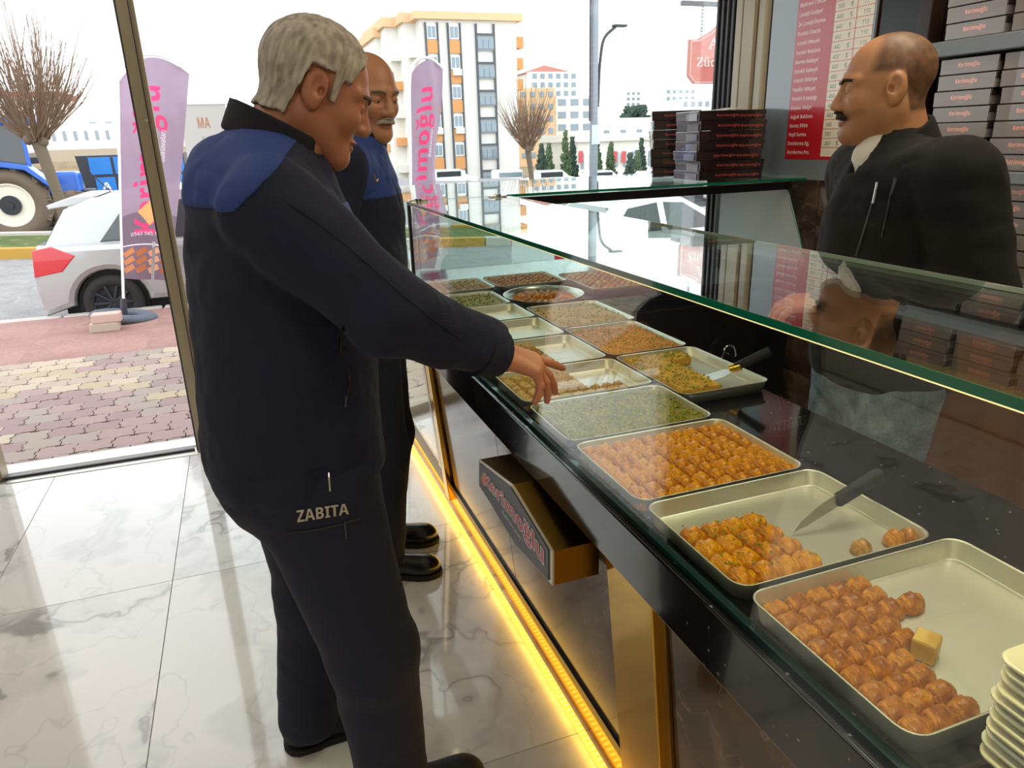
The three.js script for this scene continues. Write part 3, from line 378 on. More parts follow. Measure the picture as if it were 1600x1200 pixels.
{
  const b = (label, u0, u1, v0, v1, z, mat, opt) => { const a = onZ(u0, v0, z), c = onZ(u1, v1, z); return building('distant_building', label, a.x, c.x, c.y, a.y, z, opt.d || 14, mat, opt); };
  const tw = b('grey and white tower block with a red hipped roof', 829, 902, 112, 230, -190, M.facade, { grid: [6, 9, 0, 0, 0.55, 0.55] });
  { const a = onZ(825, 113, -190), c = onZ(907, 113, -190), w = (c.x - a.x) / 2; part(tw, 'roof', new THREE.ConeGeometry(w * 1.42, 2.4, 4).rotateY(Math.PI / 4).scale(1, 1, 0.6).translate((a.x + c.x) / 2, a.y + 1.2, -197), M.roofRed); }
  b('cream mid-rise block with glazed balconies behind the bare tree', 868, 926, 150, 245, -120, M.facade, { grid: [3, 5, 0, 0, 0.6, 0.5] });
  b('low orange trimmed block beside the tall apartment block', 810, 868, 138, 250, -118, M.facadePeach, { grid: [4, 6, 0, 0, 0.5, 0.45] });
  const low = b('long low white hall hung with red flags', 903, 1020, 222, 275, -75, M.facade, { d: 10, roof: 0.8, roofMat: M.facade, grid: [9, 1, 0, 0, 0.3, 0.4] });
  for (const u of [907, 960, 974]) { const q = onZ(u, 245, -74.8); part(low, 'red_flag', bx(0.5, 1.2, 0.05, q.x, q.y, -74.7), M.red); }
  b('white hall with a shallow roof behind the street lamp', 935, 1035, 185, 235, -130, M.facade, { d: 12, grid: [4, 1, 0, 0, 0.3, 0.3] });
  b('tall pale slab block far behind the lamp post', 978, 1000, 142, 200, -230, M.facade, { grid: [3, 7, 0, 0, 0.5, 0.5] }); b('pale tower pair far off beside the slab block', 1003, 1025, 150, 195, -240, M.facade, { grid: [3, 6, 0, 0, 0.5, 0.5] });
  b('white stepped housing block on the far slope', 1040, 1085, 138, 190, -210, M.facade, { grid: [5, 5, 0, 0, 0.5, 0.5] }); b('white flat roofed block below the terracotta sign', 1066, 1130, 155, 200, -170, M.facade, { grid: [6, 3, 0, 0, 0.5, 0.5] });
  b('white hillside housing block behind the bare tree', 0, 105, 152, 206, -150, M.facade, { grid: [8, 3, 0, 0, 0.45, 0.45], roof: 0.8, roofMat: M.roofRed }); b('long white retaining building on the left slope', 0, 180, 196, 228, -110, M.facade, { grid: [10, 1, 0, 0, 0.3, 0.4] }); b('low white building beside the feather banner', 130, 330, 182, 228, -125, M.facade, { grid: [8, 2, 0, 0, 0.4, 0.35] });
  // roadside kiosk bus
  const k = onZ(772, 266, -62), k2 = onZ(812, 290, -62), bus = thing('minibus', 'small white and turquoise minibus before the apartment block', 'bus', [0, 0, -62]); part(bus, 'body', rbx(k2.x - k.x, k.y - k2.y, 2, 0.2, (k.x + k2.x) / 2, (k.y + k2.y) / 2, 0), M.white); part(bus, 'stripe', bx((k2.x - k.x) * 0.96, 0.35, 2.04, (k.x + k2.x) / 2, (k.y + k2.y) / 2 - 0.3, 0), S({ color: 0x4fb6c4, roughness: 0.5 })); part(bus, 'window_band', bx((k2.x - k.x) * 0.9, 0.4, 2.03, (k.x + k2.x) / 2, (k.y + k2.y) / 2 + 0.3, 0), M.windowGlass); part(bus, 'wheel', cyl(0.4, 0.4, 2.02, 16).rotateX(1.57).translate(k.x + 0.6, k2.y, 0), M.tyre); part(bus, 'wheel', cyl(0.4, 0.4, 2.02, 16).rotateX(1.57).translate(k2.x - 0.6, k2.y, 0), M.tyre);
  for (const [u, lab] of [[700, 'small white car parked under the apartment block'], [858, 'small white car parked behind the bare tree'], [935, 'small white car parked by the low hall'], [1016, 'small white car parked beside the shrubs']]) { const q = onZ(u, 290, -50), t = thing('parked_car', lab, 'car', [q.x, q.y - 0.3, -50]); part(t, 'body', prism([[-2, 0.3], [-2, 0.8], [-1.3, 0.9], [-0.8, 1.4], [0.7, 1.4], [1.3, 0.95], [2, 0.8], [2, 0.3]], -0.8, 0.8, 'z', 0.1), M.carWhite); part(t, 'side_window', bx(1.7, 0.35, 1.5, -0.1, 1.1, 0).scale(1, 1, 1.08), M.carGlass); for (const x of [-1.2, 1.2]) part(t, 'wheel', cyl(0.32, 0.32, 1.7, 16).rotateX(1.57).translate(x, 0.3, 0), M.tyre); }
  // cypress like shrubs along the far verge
  seed = 31; const sh = [920, 943, 960, 978, 995, 1012, 1030, 897, 850, 874];
  sh.forEach((u, i) => { const q = onZ(u, 282, -58), h = rr(2.2, 4.2), t = thing('evergreen_shrub', 'slender dark evergreen shrub along the far verge', 'shrub', [q.x, q.y - 0.5, -58 - rnd() * 4], 0, 'evergreen shrubs along the far verge'); const list = []; for (let k = 0; k < 160; k++) { const f = rnd(), a = rr(0, 6.28), r = 0.6 * (1 - f) * Math.sqrt(rnd()) + 0.05; list.push(new THREE.TetrahedronGeometry(rr(0.12, 0.25)).scale(1, 1.6, 1).translate(Math.cos(a) * r, 0.4 + f * h, Math.sin(a) * r)); } part(t, 'foliage', merge(list), i % 2 ? M.leaf : M.leafDark); part(t, 'stem', cyl(0.06, 0.09, 1.2, 8, 0, 0.3, 0), M.bark); });
  const dk = onZ(785, 195, -205); const f = thing('conifer_clump', 'dark green conifer clump among the distant white blocks', 'tree', [onZ(992, 172, -205).x, dk.y - 6, -205]); const list = []; for (let k = 0; k < 260; k++) { const a = rr(0, 6.28), y = rnd(), r = 7 * Math.sqrt(rnd()) * (1 - y * 0.6); list.push(new THREE.TetrahedronGeometry(rr(0.8, 1.6)).translate(Math.cos(a) * r, y * 10, Math.sin(a) * r)); } part(f, 'foliage', merge(list), M.leafDark);
}
console.log('outside');
// ---------- the counter ----------
const CT = 0.85, PX = 0.575, GT = 1.28, NEAR = 0.35, FAR = -2.68;      // counter top, pane plane, glass top height, ends of the long leg
const warmLED = new THREE.Color().setRGB(1.0, 0.56, 0.06);
{
  const t = thing('display_counter', 'long dark granite pastry counter with marble front and brass pillars', 'counter');
  part(t, 'worktop', rbx(1.235 - 0.584, 0.045, NEAR - FAR, 0.006, (1.235 + 0.584) / 2, CT - 0.0225, (NEAR + FAR) / 2), M.granite);
  part(t, 'worktop', rbx(2.4 - 0.5525, 0.045, 1.0, 0.006, (2.4 + 0.5525) / 2, CT - 0.0225, -3.19), M.granite);
  part(t, 'fascia', rbx(0.031, 0.108, NEAR - FAR, 0.004, 0.568, CT - 0.054, (NEAR + FAR) / 2), M.granite);
  part(t, 'body', prism([[0.62, 0.80], [0.69, 0.09], [1.2, 0.09], [1.2, 0.80]], FAR + 0.02, NEAR, 'z'), M.black);
  part(t, 'body', bx(2.4 - 0.66, 0.74, 0.95, (2.4 + 0.66) / 2, 0.44, -3.19), M.black);
  part(t, 'drawer_front', rbx(0.9, 0.6, 0.02, 0.004, 1.75, 0.46, -2.705), PH({ color: 0x1a1613, roughness: 0.18, clearcoat: 0.5 }));
  part(t, 'drawer_handle', tube([[1.98, 0.50, -2.69], [1.98, 0.51, -2.655], [2.0, 0.56, -2.65], [2.04, 0.56, -2.65], [2.06, 0.51, -2.655], [2.06, 0.5, -2.69]], 0.006, 20), M.chrome);
  // marble panels between brass pillars
  const P0 = [[-2.62, -1.17], [-0.93, 0.30]];
  for (const [a, b] of P0) { const n = 2, w = (b - a) / n; for (let i = 0; i < n; i++) part(t, 'marble_panel', prism([[0.605, 0.795], [0.672, 0.12], [0.69, 0.12], [0.623, 0.795]], a + i * w + 0.002, a + (i + 1) * w - 0.002, 'z'), M.emperador); }
  for (const [a, b, m] of [[-1.135, -0.955, M.brass], [-2.72, -2.655, M.brass]]) part(t, 'brass_pillar', prism([[0.588, 0.795], [0.652, 0.05], [0.69, 0.05], [0.623, 0.795]], a, b, 'z', 0.003), m);
  part(t, 'pillar_return', prism([[0.6, 0.795], [0.668, 0.05], [0.7, 0.05], [0.64, 0.795]], -0.955, -0.93, 'z'), M.brassDull);
  part(t, 'skirting', prism([[0.664, 0.12], [0.668, 0.085], [0.70, 0.085], [0.70, 0.12]], FAR, NEAR, 'z'), M.black);
  part(t, 'plinth', prism([[0.668, 0.085], [0.672, 0.0], [0.72, 0.0], [0.72, 0.085]], FAR - 0.9, NEAR, 'z'), M.brass);
  // second bay beyond the far pillar with a low glazed cabinet
  part(t, 'marble_panel', prism([[0.62, 0.80], [0.68, 0.12], [0.70, 0.12], [0.64, 0.80]], -3.62, -2.74, 'z'), M.emperador);
  part(t, 'cabinet_glazing', prism([[0.606, 0.74], [0.66, 0.16], [0.662, 0.16], [0.608, 0.74]], -3.5, -2.84, 'z'), PH({ color: 0xcfc8ba, roughness: 0.05, clearcoat: 1, metalness: 0.3 }));
  part(t, 'cabinet_frame', merge([prism([[0.60, 0.80], [0.664, 0.09], [0.674, 0.09], [0.61, 0.80]], -2.84, -2.80, 'z'), prism([[0.664, 0.12], [0.657, 0.17], [0.667, 0.17], [0.674, 0.12]], -3.55, -2.80, 'z')]), M.alu);
  // light strip under the plinth edge: dotted diodes behind a clear cover
  const strip = thing('led_strip', 'glowing yellow light strip along the foot of the counter', 'light strip', [0, 0, 0]);
  part(strip, 'channel', rbx(0.02, 0.008, NEAR - FAR + 0.9, 0.002, 0.652, 0.004, (NEAR + FAR - 0.9) / 2), S({ color: 0xffc23a, emissive: warmLED, emissiveIntensity: 1.3, roughness: 0.4 }));
  const dots = []; for (let z = FAR - 0.88; z < NEAR; z += 0.018) for (const x of [0.649, 0.656]) dots.push(new THREE.BoxGeometry(0.004, 0.002, 0.006).translate(x, 0.009, z)); part(strip, 'diodes', merge(dots), S({ color: 0xffe9a8, emissive: 0xffd56a, emissiveIntensity: 2.2 })).userData.kind = 'stuff';
  const L = new THREE.RectAreaLight(warmLED, 4, NEAR - FAR + 0.9, 0.03); L.position.set(0.64, 0.022, (NEAR + FAR - 0.9) / 2); L.lookAt(0.3, -0.12, (NEAR + FAR - 0.9) / 2); scene.add(L);
}
// glass case on the counter
{
  const c = thing('glass_case', 'clear glass sneeze guard with green edges standing on the counter', 'glass case'); const zc = (NEAR + FAR) / 2, L = NEAR - FAR;
  part(c, 'front_pane', bx(0.006, GT - CT - 0.004, L, PX, (GT + CT) / 2, zc), M.glass);
  part(c, 'pane_foot', bx(0.012, 0.008, L, PX, CT + 0.004, zc), M.edgeDark);
  part(c, 'top_shelf', bx(0.972 - 0.57, 0.008, L, (0.972 + 0.57) / 2, GT + 0.004, zc), M.glass);
  part(c, 'shelf_edge', bx(0.003, 0.010, L, 0.569, GT + 0.004, zc), M.edge); part(c, 'shelf_edge', bx(0.003, 0.007, L, 0.9735, GT + 0.004, zc), S({ color: 0xb9c7b4, roughness: 0.2 }));
  part(c, 'end_post', rbx(0.012, GT - CT, 0.02, 0.002, PX - 0.002, (GT + CT) / 2, FAR + 0.01), M.black);
  for (const [x, z] of [[0.607, FAR + 0.02], [0.915, FAR + 0.02]]) part(c, 'glass_clamp', merge([cyl(0.016, 0.016, 0.012, 16, x, GT + 0.013, z), rbx(0.07, 0.008, 0.025, 0.003, x, GT + 0.012, z)]), M.chrome);
  const led = part(c, 'light_profile', rbx(0.014, 0.008, L, 0.002, 0.592, GT - 0.006, zc), S({ color: 0xffe2a0, emissive: new THREE.Color().setRGB(1, 0.78, 0.36), emissiveIntensity: 1.1 }));
  const R = new THREE.RectAreaLight(new THREE.Color().setRGB(1, 0.76, 0.36), 40, L - 0.1, 0.012); R.position.set(0.593, GT - 0.014, zc); R.lookAt(0.75, CT, zc); scene.add(R);
  // the leg along the shop window
  const d = thing('window_glass_case', 'glass display shelf along the shop window carrying cake boxes', 'glass case');
  part(d, 'top_shelf', bx(2.40 - 0.57, 0.008, 0.96, (2.4 + 0.57) / 2, GT + 0.004, -3.21), M.glass);
  part(d, 'shelf_edge', bx(2.44 - 0.93, 0.010, 0.004, (2.44 + 0.93) / 2, GT + 0.005, -2.728), M.edge);
  part(d, 'shelf_rail', rbx(2.36 - 0.98, 0.035, 0.03, 0.004, (2.36 + 0.98) / 2, GT - 0.022, -2.75), M.black);
  part(d, 'post', rbx(0.035, GT - CT, 0.035, 0.004, 2.375, (GT + CT) / 2, -3.28), M.black);
  part(d, 'street_pane', bx(1.84, GT - CT, 0.006, 1.48, (GT + CT) / 2, -3.68), M.glass); part(d, 'customer_pane', bx(0.006, GT - CT, 0.92, PX, (GT + CT) / 2, -3.22), M.glass);
  part(d, 'end_pane', prism([[-3.3, 0.9], [-2.6, 0.93], [-2.78, 1.27], [-3.3, 1.25]], 2.36, 2.366, 'x'), M.frosted); part(d, 'end_pane_edge', rod(V(2.363, 0.93, -2.6), V(2.363, 1.27, -2.78), 0.004, 6), M.edge);
}
// sign box on the counter front
{
  const t = thing('counter_sign', 'brass framed dark sign box with red and white lettering on the counter front', 'sign'); const X0 = 0.5;
  const q = [[748, 718], [800, 757], [863, 862], [863, 915], [808, 855], [767, 787], [748, 757]].map(([u, v]) => { const p = onX(u, v, X0); return [p.z, p.y]; });
  const cz = q.reduce((s, p) => s + p[0], 0) / q.length, cy = q.reduce((s, p) => s + p[1], 0) / q.length, sc = (k) => q.map(([z, y]) => [cz + (z - cz) * k, cy + (y - cy) * (k - (1 - k) * 0.6)]);
  part(t, 'box', prism(q, X0 + 0.004, 0.608, 'x'), S({ color: 0x8e6c2c, metalness: 1, roughness: 0.3 })); part(t, 'rim', prism(q, X0, X0 + 0.006, 'x', 0.001), S({ color: 0xd9d3bb, metalness: 0.6, roughness: 0.3 }));
  const face = sc(0.94); part(t, 'face', prism(face, X0 - 0.003, X0 + 0.002, 'x'), S({ color: 0x4a4a4e, roughness: 0.35 }));
  const zA = face[0][0], zB = face[2][0], len = zB - zA; // lettering slab follows the slope of the face
  const lt = canvasTex(1024, 320, (x, W, H) => { x.clearRect(0, 0, W, H); x.save(); x.translate(W / 2, H / 2); x.fillStyle = '#e08a3a'; x.beginPath(); x.moveTo(-500, 10); x.lineTo(-450, -90); x.lineTo(-400, 10); x.lineTo(-450, 90); x.fill(); logo(x, 30, -32, 188, '#e23a44', '#f3efe8', 20); logo(x, 30, -32, 188, '#e23a44'); x.fillStyle = '#f0ece4'; x.font = '66px sans-serif'; x.textAlign = 'center'; x.fillText('Baklavaları', 40, 132); x.restore(); });
  const L0 = [face[0], face[6] || face[5]], mid = (a, b) => [(a[0] + b[0]) / 2, (a[1] + b[1]) / 2], a = mid(face[0], face[6]), b = mid(face[2], face[3]); const hA = Math.abs(face[0][1] - face[6][1]) * 0.8, hB = Math.abs(face[2][1] - face[3][1]) * 1.15;
  const g = new THREE.BufferGeometry(); const pos = [], uv = [], idx = []; for (let i = 0; i <= 8; i++) { const f = i / 8, z = lerp(a[0] + 0.01, b[0] - 0.01, f), y = lerp(a[1], b[1], f) + 0.012 * Math.sin(f * Math.PI), h = lerp(hA, hB, f) * 1.1; pos.push(X0 - 0.0042, y - h * 0.55, z, X0 - 0.0042, y + h * 0.55, z); uv.push(f, 0.0, f, 1.0); if (i < 8) idx.push(i * 2, i * 2 + 2, i * 2 + 1, i * 2 + 1, i * 2 + 2, i * 2 + 3); }
  g.setAttribute('position', new THREE.Float32BufferAttribute(pos, 3)); g.setAttribute('uv', new THREE.Float32BufferAttribute(uv, 2)); g.setIndex(idx); g.computeVertexNormals();
  part(t, 'lettering', g, S({ map: lt, transparent: true, roughness: 0.4, side: THREE.DoubleSide }));
}
console.log('counter');
// ---------- trays ----------
function trayGeo(w, d, h, r = 0.028) { const s = 0.006; return loft([rrect(w - 0.016, d - 0.016, r, 0), rrect(w - 0.006, d - 0.006, r, h - 0.002), rrect(w, d, r, h), rrect(w - 0.003, d - 0.003, r, h + 0.0012), rrect(w - 0.009, d - 0.009, r - 0.004, h - 0.001), rrect(w - 0.02, d - 0.02, r - 0.006, 0.004), rrect(w - 0.028, d - 0.028, r - 0.008, 0.0022), rrect(0.01, 0.01, 0.004, 0.002)], true, true); }
function tray(x0, x1, z0, z1, label, h = 0.03) { const w = x1 - x0, d = z1 - z0; const t = solo('baking_tray', trayGeo(w - 0.004, d - 0.006, h), M.trayIn, label, 'tray', null, [(x0 + x1) / 2, CT + 0.001, (z0 + z1) / 2]); t.userData.box = undefined; return { x0, x1, z0, z1, y: CT + 0.0035 }; }
// pastry shapes
function pillow(w, d, h, ridges, sd) {
  const g = new THREE.SphereGeometry(1, 16, 12).rotateZ(Math.PI / 2), p = g.attributes.position; for (let i = 0; i < p.count; i++) { let x = p.getX(i), y = p.getY(i), z = p.getZ(i); const q = Math.pow(Math.abs(x), 0.85) * Math.sign(x), s = Math.pow(Math.abs(z), 0.85) * Math.sign(z); const n = fbm(x * 2.6 + sd, y * 2.6, z * 2.6 + sd, 4) - 0.5, rd = ridges ? 0.05 * Math.sin(x * ridges + z * 2) : 0; y = y < 0 ? y * 0.12 : y * (1 + n * 0.5 + rd); p.setXYZ(i, q * w / 2 * (1 + n * 0.12), Math.max(0, (y + 0.1)) * h * 0.92, s * d / 2 * (1 + n * 0.12)); } g.computeVertexNormals(); return g;
}
const amber = (a, b, k) => PH({ roughness: 0.5, specularIntensity: 0.4, clearcoat: 0.3, clearcoatRoughness: 0.08, map: tex(128, 128, (u, v) => { const n = fbm(u * 9 + k, v * 9, k, 4), m = fbm(u * 30, v * 4, k + 3, 3); return mixc(col(a), col(b), clamp(n * 1.5 - 0.35 + (m - 0.5) * 0.5)); }), bumpMap: flakeBump, bumpScale: 0.004 });
const golden = [amber(0x9a5400, 0xe89a06, 1), amber(0x8c4a00, 0xde8e02, 4), amber(0xa86200, 0xf0a80a, 7)];
const orangeM = [amber(0xa86000, 0xf4ac06, 2), amber(0x9c5600, 0xeca002, 5)], paleM = [amber(0xa87f3c, 0xdcbc78, 3), amber(0x9a7232, 0xcfa962, 6)], brownM = [amber(0x95621c, 0xd09a44, 8), amber(0x8a5a18, 0xc48c3a, 9)];
const pistM = S({ roughness: 0.9, color: 0x7c8424 }), pistM2 = S({ roughness: 0.9, color: 0xa19434 });
const PILL = [pillow(1, 1, 1, 9, 1), pillow(1, 1, 1, 7, 4), pillow(1, 1, 1, 11, 8)];
function piece(name, label, group, mats, x, y, z, w, h, d, turn = 0) { const m = solo(name, PILL[Math.floor(rnd() * 3)], mats[Math.floor(rnd() * mats.length)], label, 'pastry', group, [x, y, z]); m.scale.set(w, h, d); m.rotation.y = turn + rr(-0.12, 0.12); return m; }
function crumbs(name, label, x0, x1, z0, z1, y, n, mats, s) { const list = [[], []]; for (let i = 0; i < n; i++) { const q = new THREE.TetrahedronGeometry(s * rr(0.5, 1.2)).rotateX(rnd() * 6).rotateY(rnd() * 6).translate(rr(x0, x1), y + rr(0, s * 0.5), rr(z0, z1)); list[rnd() < 0.6 ? 0 : 1].push(q); } const o = thing(name, label, 'topping'); o.userData.kind = 'stuff'; list.forEach((l, i) => l.length && part(o, 'crumb_layer', merge(l), mats[i])); return o; }
seed = 101;
const T9 = tray(0.586, 0.99, -0.702, -0.412, 'nearest metal tray half filled with shiny golden baklava rolls', 0.032);
{ const rows = [5, 5, 6, 4, 4, 3, 3, 3, 3]; rows.forEach((n, j) => { for (let i = 0; i < n; i++) piece('baklava_roll', `golden baklava roll, ${ORD[i]} from the glass, ${ORD[rows.length - 1 - j]} row from the plates`, 'golden rolls in the tray beside the plates', golden, T9.x0 + 0.036 + i * 0.037, T9.y, T9.z0 + 0.030 + j * 0.0285, 0.043, 0.024, 0.033, 0.08); });
  const c = onY(1445, 1018, CT + 0.01); solo('baklava_cube', rbx(0.034, 0.03, 0.03, 0.004, 0, 0.015, 0, 2), amber(0xc79a45, 0xe8c67a, 12), 'single square cut baklava lying alone on the bare tray', 'pastry', null, [c.x, T9.y, c.z], [0, 0.5, 0]); }
const T8 = tray(0.588, 0.968, -0.987, -0.708, 'metal tray with a knife and a block of glazed baklava');
for (let j = 0; j < 4; j++) for (let i = 0; i < 4; i++) piece('glazed_baklava', `glazed dusted baklava in the knife tray, ${ORD[i]} from the glass, ${ORD[3 - j]} row from the rolls`, 'glazed pieces in the knife tray', orangeM, T8.x0 + 0.036 + i * 0.04, T8.y, T8.z0 + 0.108 + j * 0.0425, 0.047, 0.027, 0.049);
crumbs('pistachio_dust', 'green pistachio dust on the glazed baklava in the knife tray', T8.x0 + 0.02, T8.x0 + 0.16, T8.z0 + 0.09, T8.z1 - 0.03, T8.y + 0.027, 90, [pistM, pistM2], 0.003);
{ const c = onY(1346, 855, CT + 0.012); piece('loose_baklava', 'lone brown baklava piece on the bare part of the knife tray', null, brownM, c.x, T8.y, c.z, 0.034, 0.022, 0.03); const c2 = onY(1397, 843, CT + 0.012), c3 = onY(1422, 838, CT + 0.012); piece('loose_baklava', 'left one of two glazed pieces pushed into the tray corner', null, orangeM, c2.x, T8.y, c2.z, 0.034, 0.026, 0.032); piece('loose_baklava', 'right one of two glazed pieces pushed into the tray corner', null, orangeM, c3.x - 0.004, T8.y, c3.z, 0.03, 0.024, 0.03); }
const T7 = tray(0.586, 0.962, -1.277, -0.99, 'metal tray filled with rows of orange shell shaped baklava');
for (let j = 0; j < 8; j++) for (let i = 0; i < 10; i++) piece('shell_baklava', `orange shell baklava, ${ORD[i]} from the glass, ${ORD[7 - j]} row from the knife tray`, 'shell shaped pieces in the full tray', orangeM, T7.x0 + 0.028 + i * 0.0355, T7.y, T7.z0 + 0.030 + j * 0.0325, 0.041, 0.026, 0.038, 0.2);
const slabTex = (a, b, k) => S({ roughness: 0.75, map: tex(256, 256, (u, v) => { const n = fbm(u * 40, v * 40, k, 4), m = fbm(u * 9, v * 9, k + 2, 3); return mixc(col(a), col(b), clamp(n * 1.3 - 0.2 + (m - 0.5))); }, true, 4, 4), bumpMap: fineBump, bumpScale: 0.004 });
function slab(T, label, mat, h, n, mats, s, f = [0, 1, 0, 1], dustLabel) { const w = T.x1 - T.x0 - 0.034, d = T.z1 - T.z0 - 0.036, x0 = T.x0 + 0.017 + w * f[0], x1 = T.x0 + 0.017 + w * f[1], z0 = T.z0 + 0.018 + d * f[2], z1 = T.z0 + 0.018 + d * f[3]; solo('kadayif_slab', rbx(x1 - x0, h, z1 - z0, 0.006, 0, h / 2, 0), mat, label, 'pastry', null, [(x0 + x1) / 2, T.y, (z0 + z1) / 2]); crumbs('pistachio_crumbs', dustLabel, x0, x1, z0, z1, T.y + h, n, mats, s); }
const T6 = tray(0.584, 0.958, -1.537, -1.283, 'metal tray filled level with green pistachio kadayif');
slab(T6, 'green pistachio covered kadayif slab beyond the shell baklava', slabTex(0x58541a, 0x96862e, 3), 0.022, 900, [pistM, pistM2], 0.005, undefined, 'coarse green pistachio crumbs on the green kadayif slab');
const T5 = tray(0.584, 0.956, -1.80, -1.543, 'metal tray half filled with pale walnut rolls under the pointing hand');
for (let j = 0; j < 7; j++) for (let i = 0; i < 6 + (j > 4 ? 3 : 0); i++) piece('walnut_roll', `pale walnut roll, ${ORD[i]} from the glass, ${ORD[6 - j]} row from the green slab`, 'pale rolls under the pointing hand', paleM, T5.x0 + 0.026 + i * 0.033, T5.y, T5.z0 + 0.03 + j * 0.033, 0.035, 0.026, 0.034, 0.4);
const T4 = tray(0.584, 0.956, -2.10, -1.806, 'metal tray half filled with walnut rolls behind the sleeve');
for (let j = 0; j < 7; j++) for (let i = 0; i < 7; i++) piece('small_walnut_roll', `brownish walnut roll, ${ORD[i]} from the glass, ${ORD[6 - j]} row from the pale rolls`, 'walnut rolls in the tray behind the sleeve', [...paleM, ...brownM], T4.x0 + 0.026 + i * 0.031, T4.y, T4.z0 + 0.03 + j * 0.036, 0.033, 0.024, 0.035, 0.4);
tray(0.60, 0.955, -2.365, -2.106, 'empty metal tray next to the walnut rolls'); tray(0.60, 0.955, -2.625, -2.371, 'empty metal tray next to the green square pastries');
const T1 = tray(0.60, 0.955, -2.90, -2.632, 'metal tray of green square pastries near the corner'); slab(T1, 'green square cut pastry slab near the counter corner', slabTex(0x77772a, 0xa99a48, 8), 0.02, 260, [pistM, pistM2], 0.006, undefined, 'green crumbs on the corner pastry slab');
const B1 = tray(0.962, 1.236, -1.805, -1.43, 'metal tray with a cut kadayif slab and a spatula'); slab(B1, 'thick cut kadayif slab beside the spatula', slabTex(0xa87a1c, 0xd0a838, 4), 0.03, 300, [pistM, pistM2], 0.004, [0, 0.5, 0.05, 0.97], 'green crumbs on the cut kadayif slab');
{ const w = B1; slab(w, 'narrow strip of kadayif left along the tray side', slabTex(0xa87a1c, 0xd0a838, 5), 0.026, 60, [pistM, pistM2], 0.005, [0.5, 0.82, 0.02, 0.22], 'green crumbs on the narrow kadayif strip'); }
const B2 = tray(0.962, 1.236, -2.17, -1.811, 'metal tray filled with orange kadayif dotted with pistachio'); slab(B2, 'orange kadayif slab dotted with pistachio in the full tray', slabTex(0xa8641c, 0xd69a44, 5), 0.022, 420, [pistM, pistM2], 0.004, undefined, 'green pistachio dots on the orange kadayif');
const B3 = tray(0.962, 1.262, -2.53, -2.176, 'metal tray filled with pale brown kadayif by the round tray'); slab(B3, 'pale brown kadayif slab in the tray by the round tray', slabTex(0x9a6c34, 0xc8a068, 6), 0.02, 160, [pistM, pistM2], 0.006, undefined, 'green crumbs on the pale brown kadayif');
// round tray with petals of carrot slice baklava
{
  const rt = solo('round_tray', loft([0.16, 0.166, 0.17, 0.168, 0.158, 0.152, 0.01].map((r, i) => { const y = [0, 0.028, 0.03, 0.031, 0.028, 0.003, 0.0025][i], o = []; for (let k = 0; k < 40; k++) { const a = -k / 40 * 6.2832; o.push([Math.cos(a) * r, y, Math.sin(a) * r]); } return o; }), true, true), M.alu, 'round metal tray of baklava wedges set like petals', 'tray', null, [1.13, CT + 0.001, -2.735]);
  for (let k = 0; k < 20; k++) { const a = k / 20 * 6.2832; const m = piece('baklava_wedge', 'slender baklava wedge in the round tray', 'wedges in the round tray', [...golden, ...orangeM], 1.13 + Math.cos(a) * 0.092, CT + 0.0045, -2.735 + Math.sin(a) * 0.098, 0.085, 0.02, 0.022); m.rotation.y = -a; }
  for (let k = 0; k < 6; k++) { const a = k / 6 * 6.2832; const m = piece('baklava_wedge', 'short inner wedge at the middle of the round tray', 'inner wedges of the round tray', orangeM, 1.13 + Math.cos(a) * 0.025, CT + 0.0045, -2.735 + Math.sin(a) * 0.025, 0.045, 0.026, 0.022); m.rotation.y = -a; }
}
for (const [x0, x1, z0, z1, nx, nz, lab, plab, grp, mats] of [[0.68, 1.0, -3.22, -2.95, 8, 6, 'metal tray of small brown baklava at the window corner', 'brown baklava in corner tray', 'pieces in the window corner tray', [...brownM, ...paleM]], [1.006, 1.345, -3.22, -2.95, 9, 6, 'metal tray of golden baklava behind the round tray', 'golden baklava behind round tray', 'pieces in the tray behind the round tray', golden], [1.351, 1.70, -3.12, -2.70, 9, 9, 'metal tray of pale golden baklava at the window by the drawer', 'pale baklava in long window tray', 'pieces in the long window tray', [...golden, ...paleM]]]) {
  const T = tray(x0, x1, z0, z1, lab), dx = (x1 - x0 - 0.03) / nx, dz = (z1 - z0 - 0.03) / nz; for (let j = 0; j < nz; j++) for (let i = 0; i < nx; i++) piece('small_baklava', `${plab}, ${ORD[i]} from the customer side, ${ORD[j]} row from window`, grp, mats, x0 + 0.015 + (i + 0.5) * dx, T.y, z0 + 0.015 + (j + 0.5) * dz, dx * 1.02, 0.027, dz * 1.02, 0.2);
}
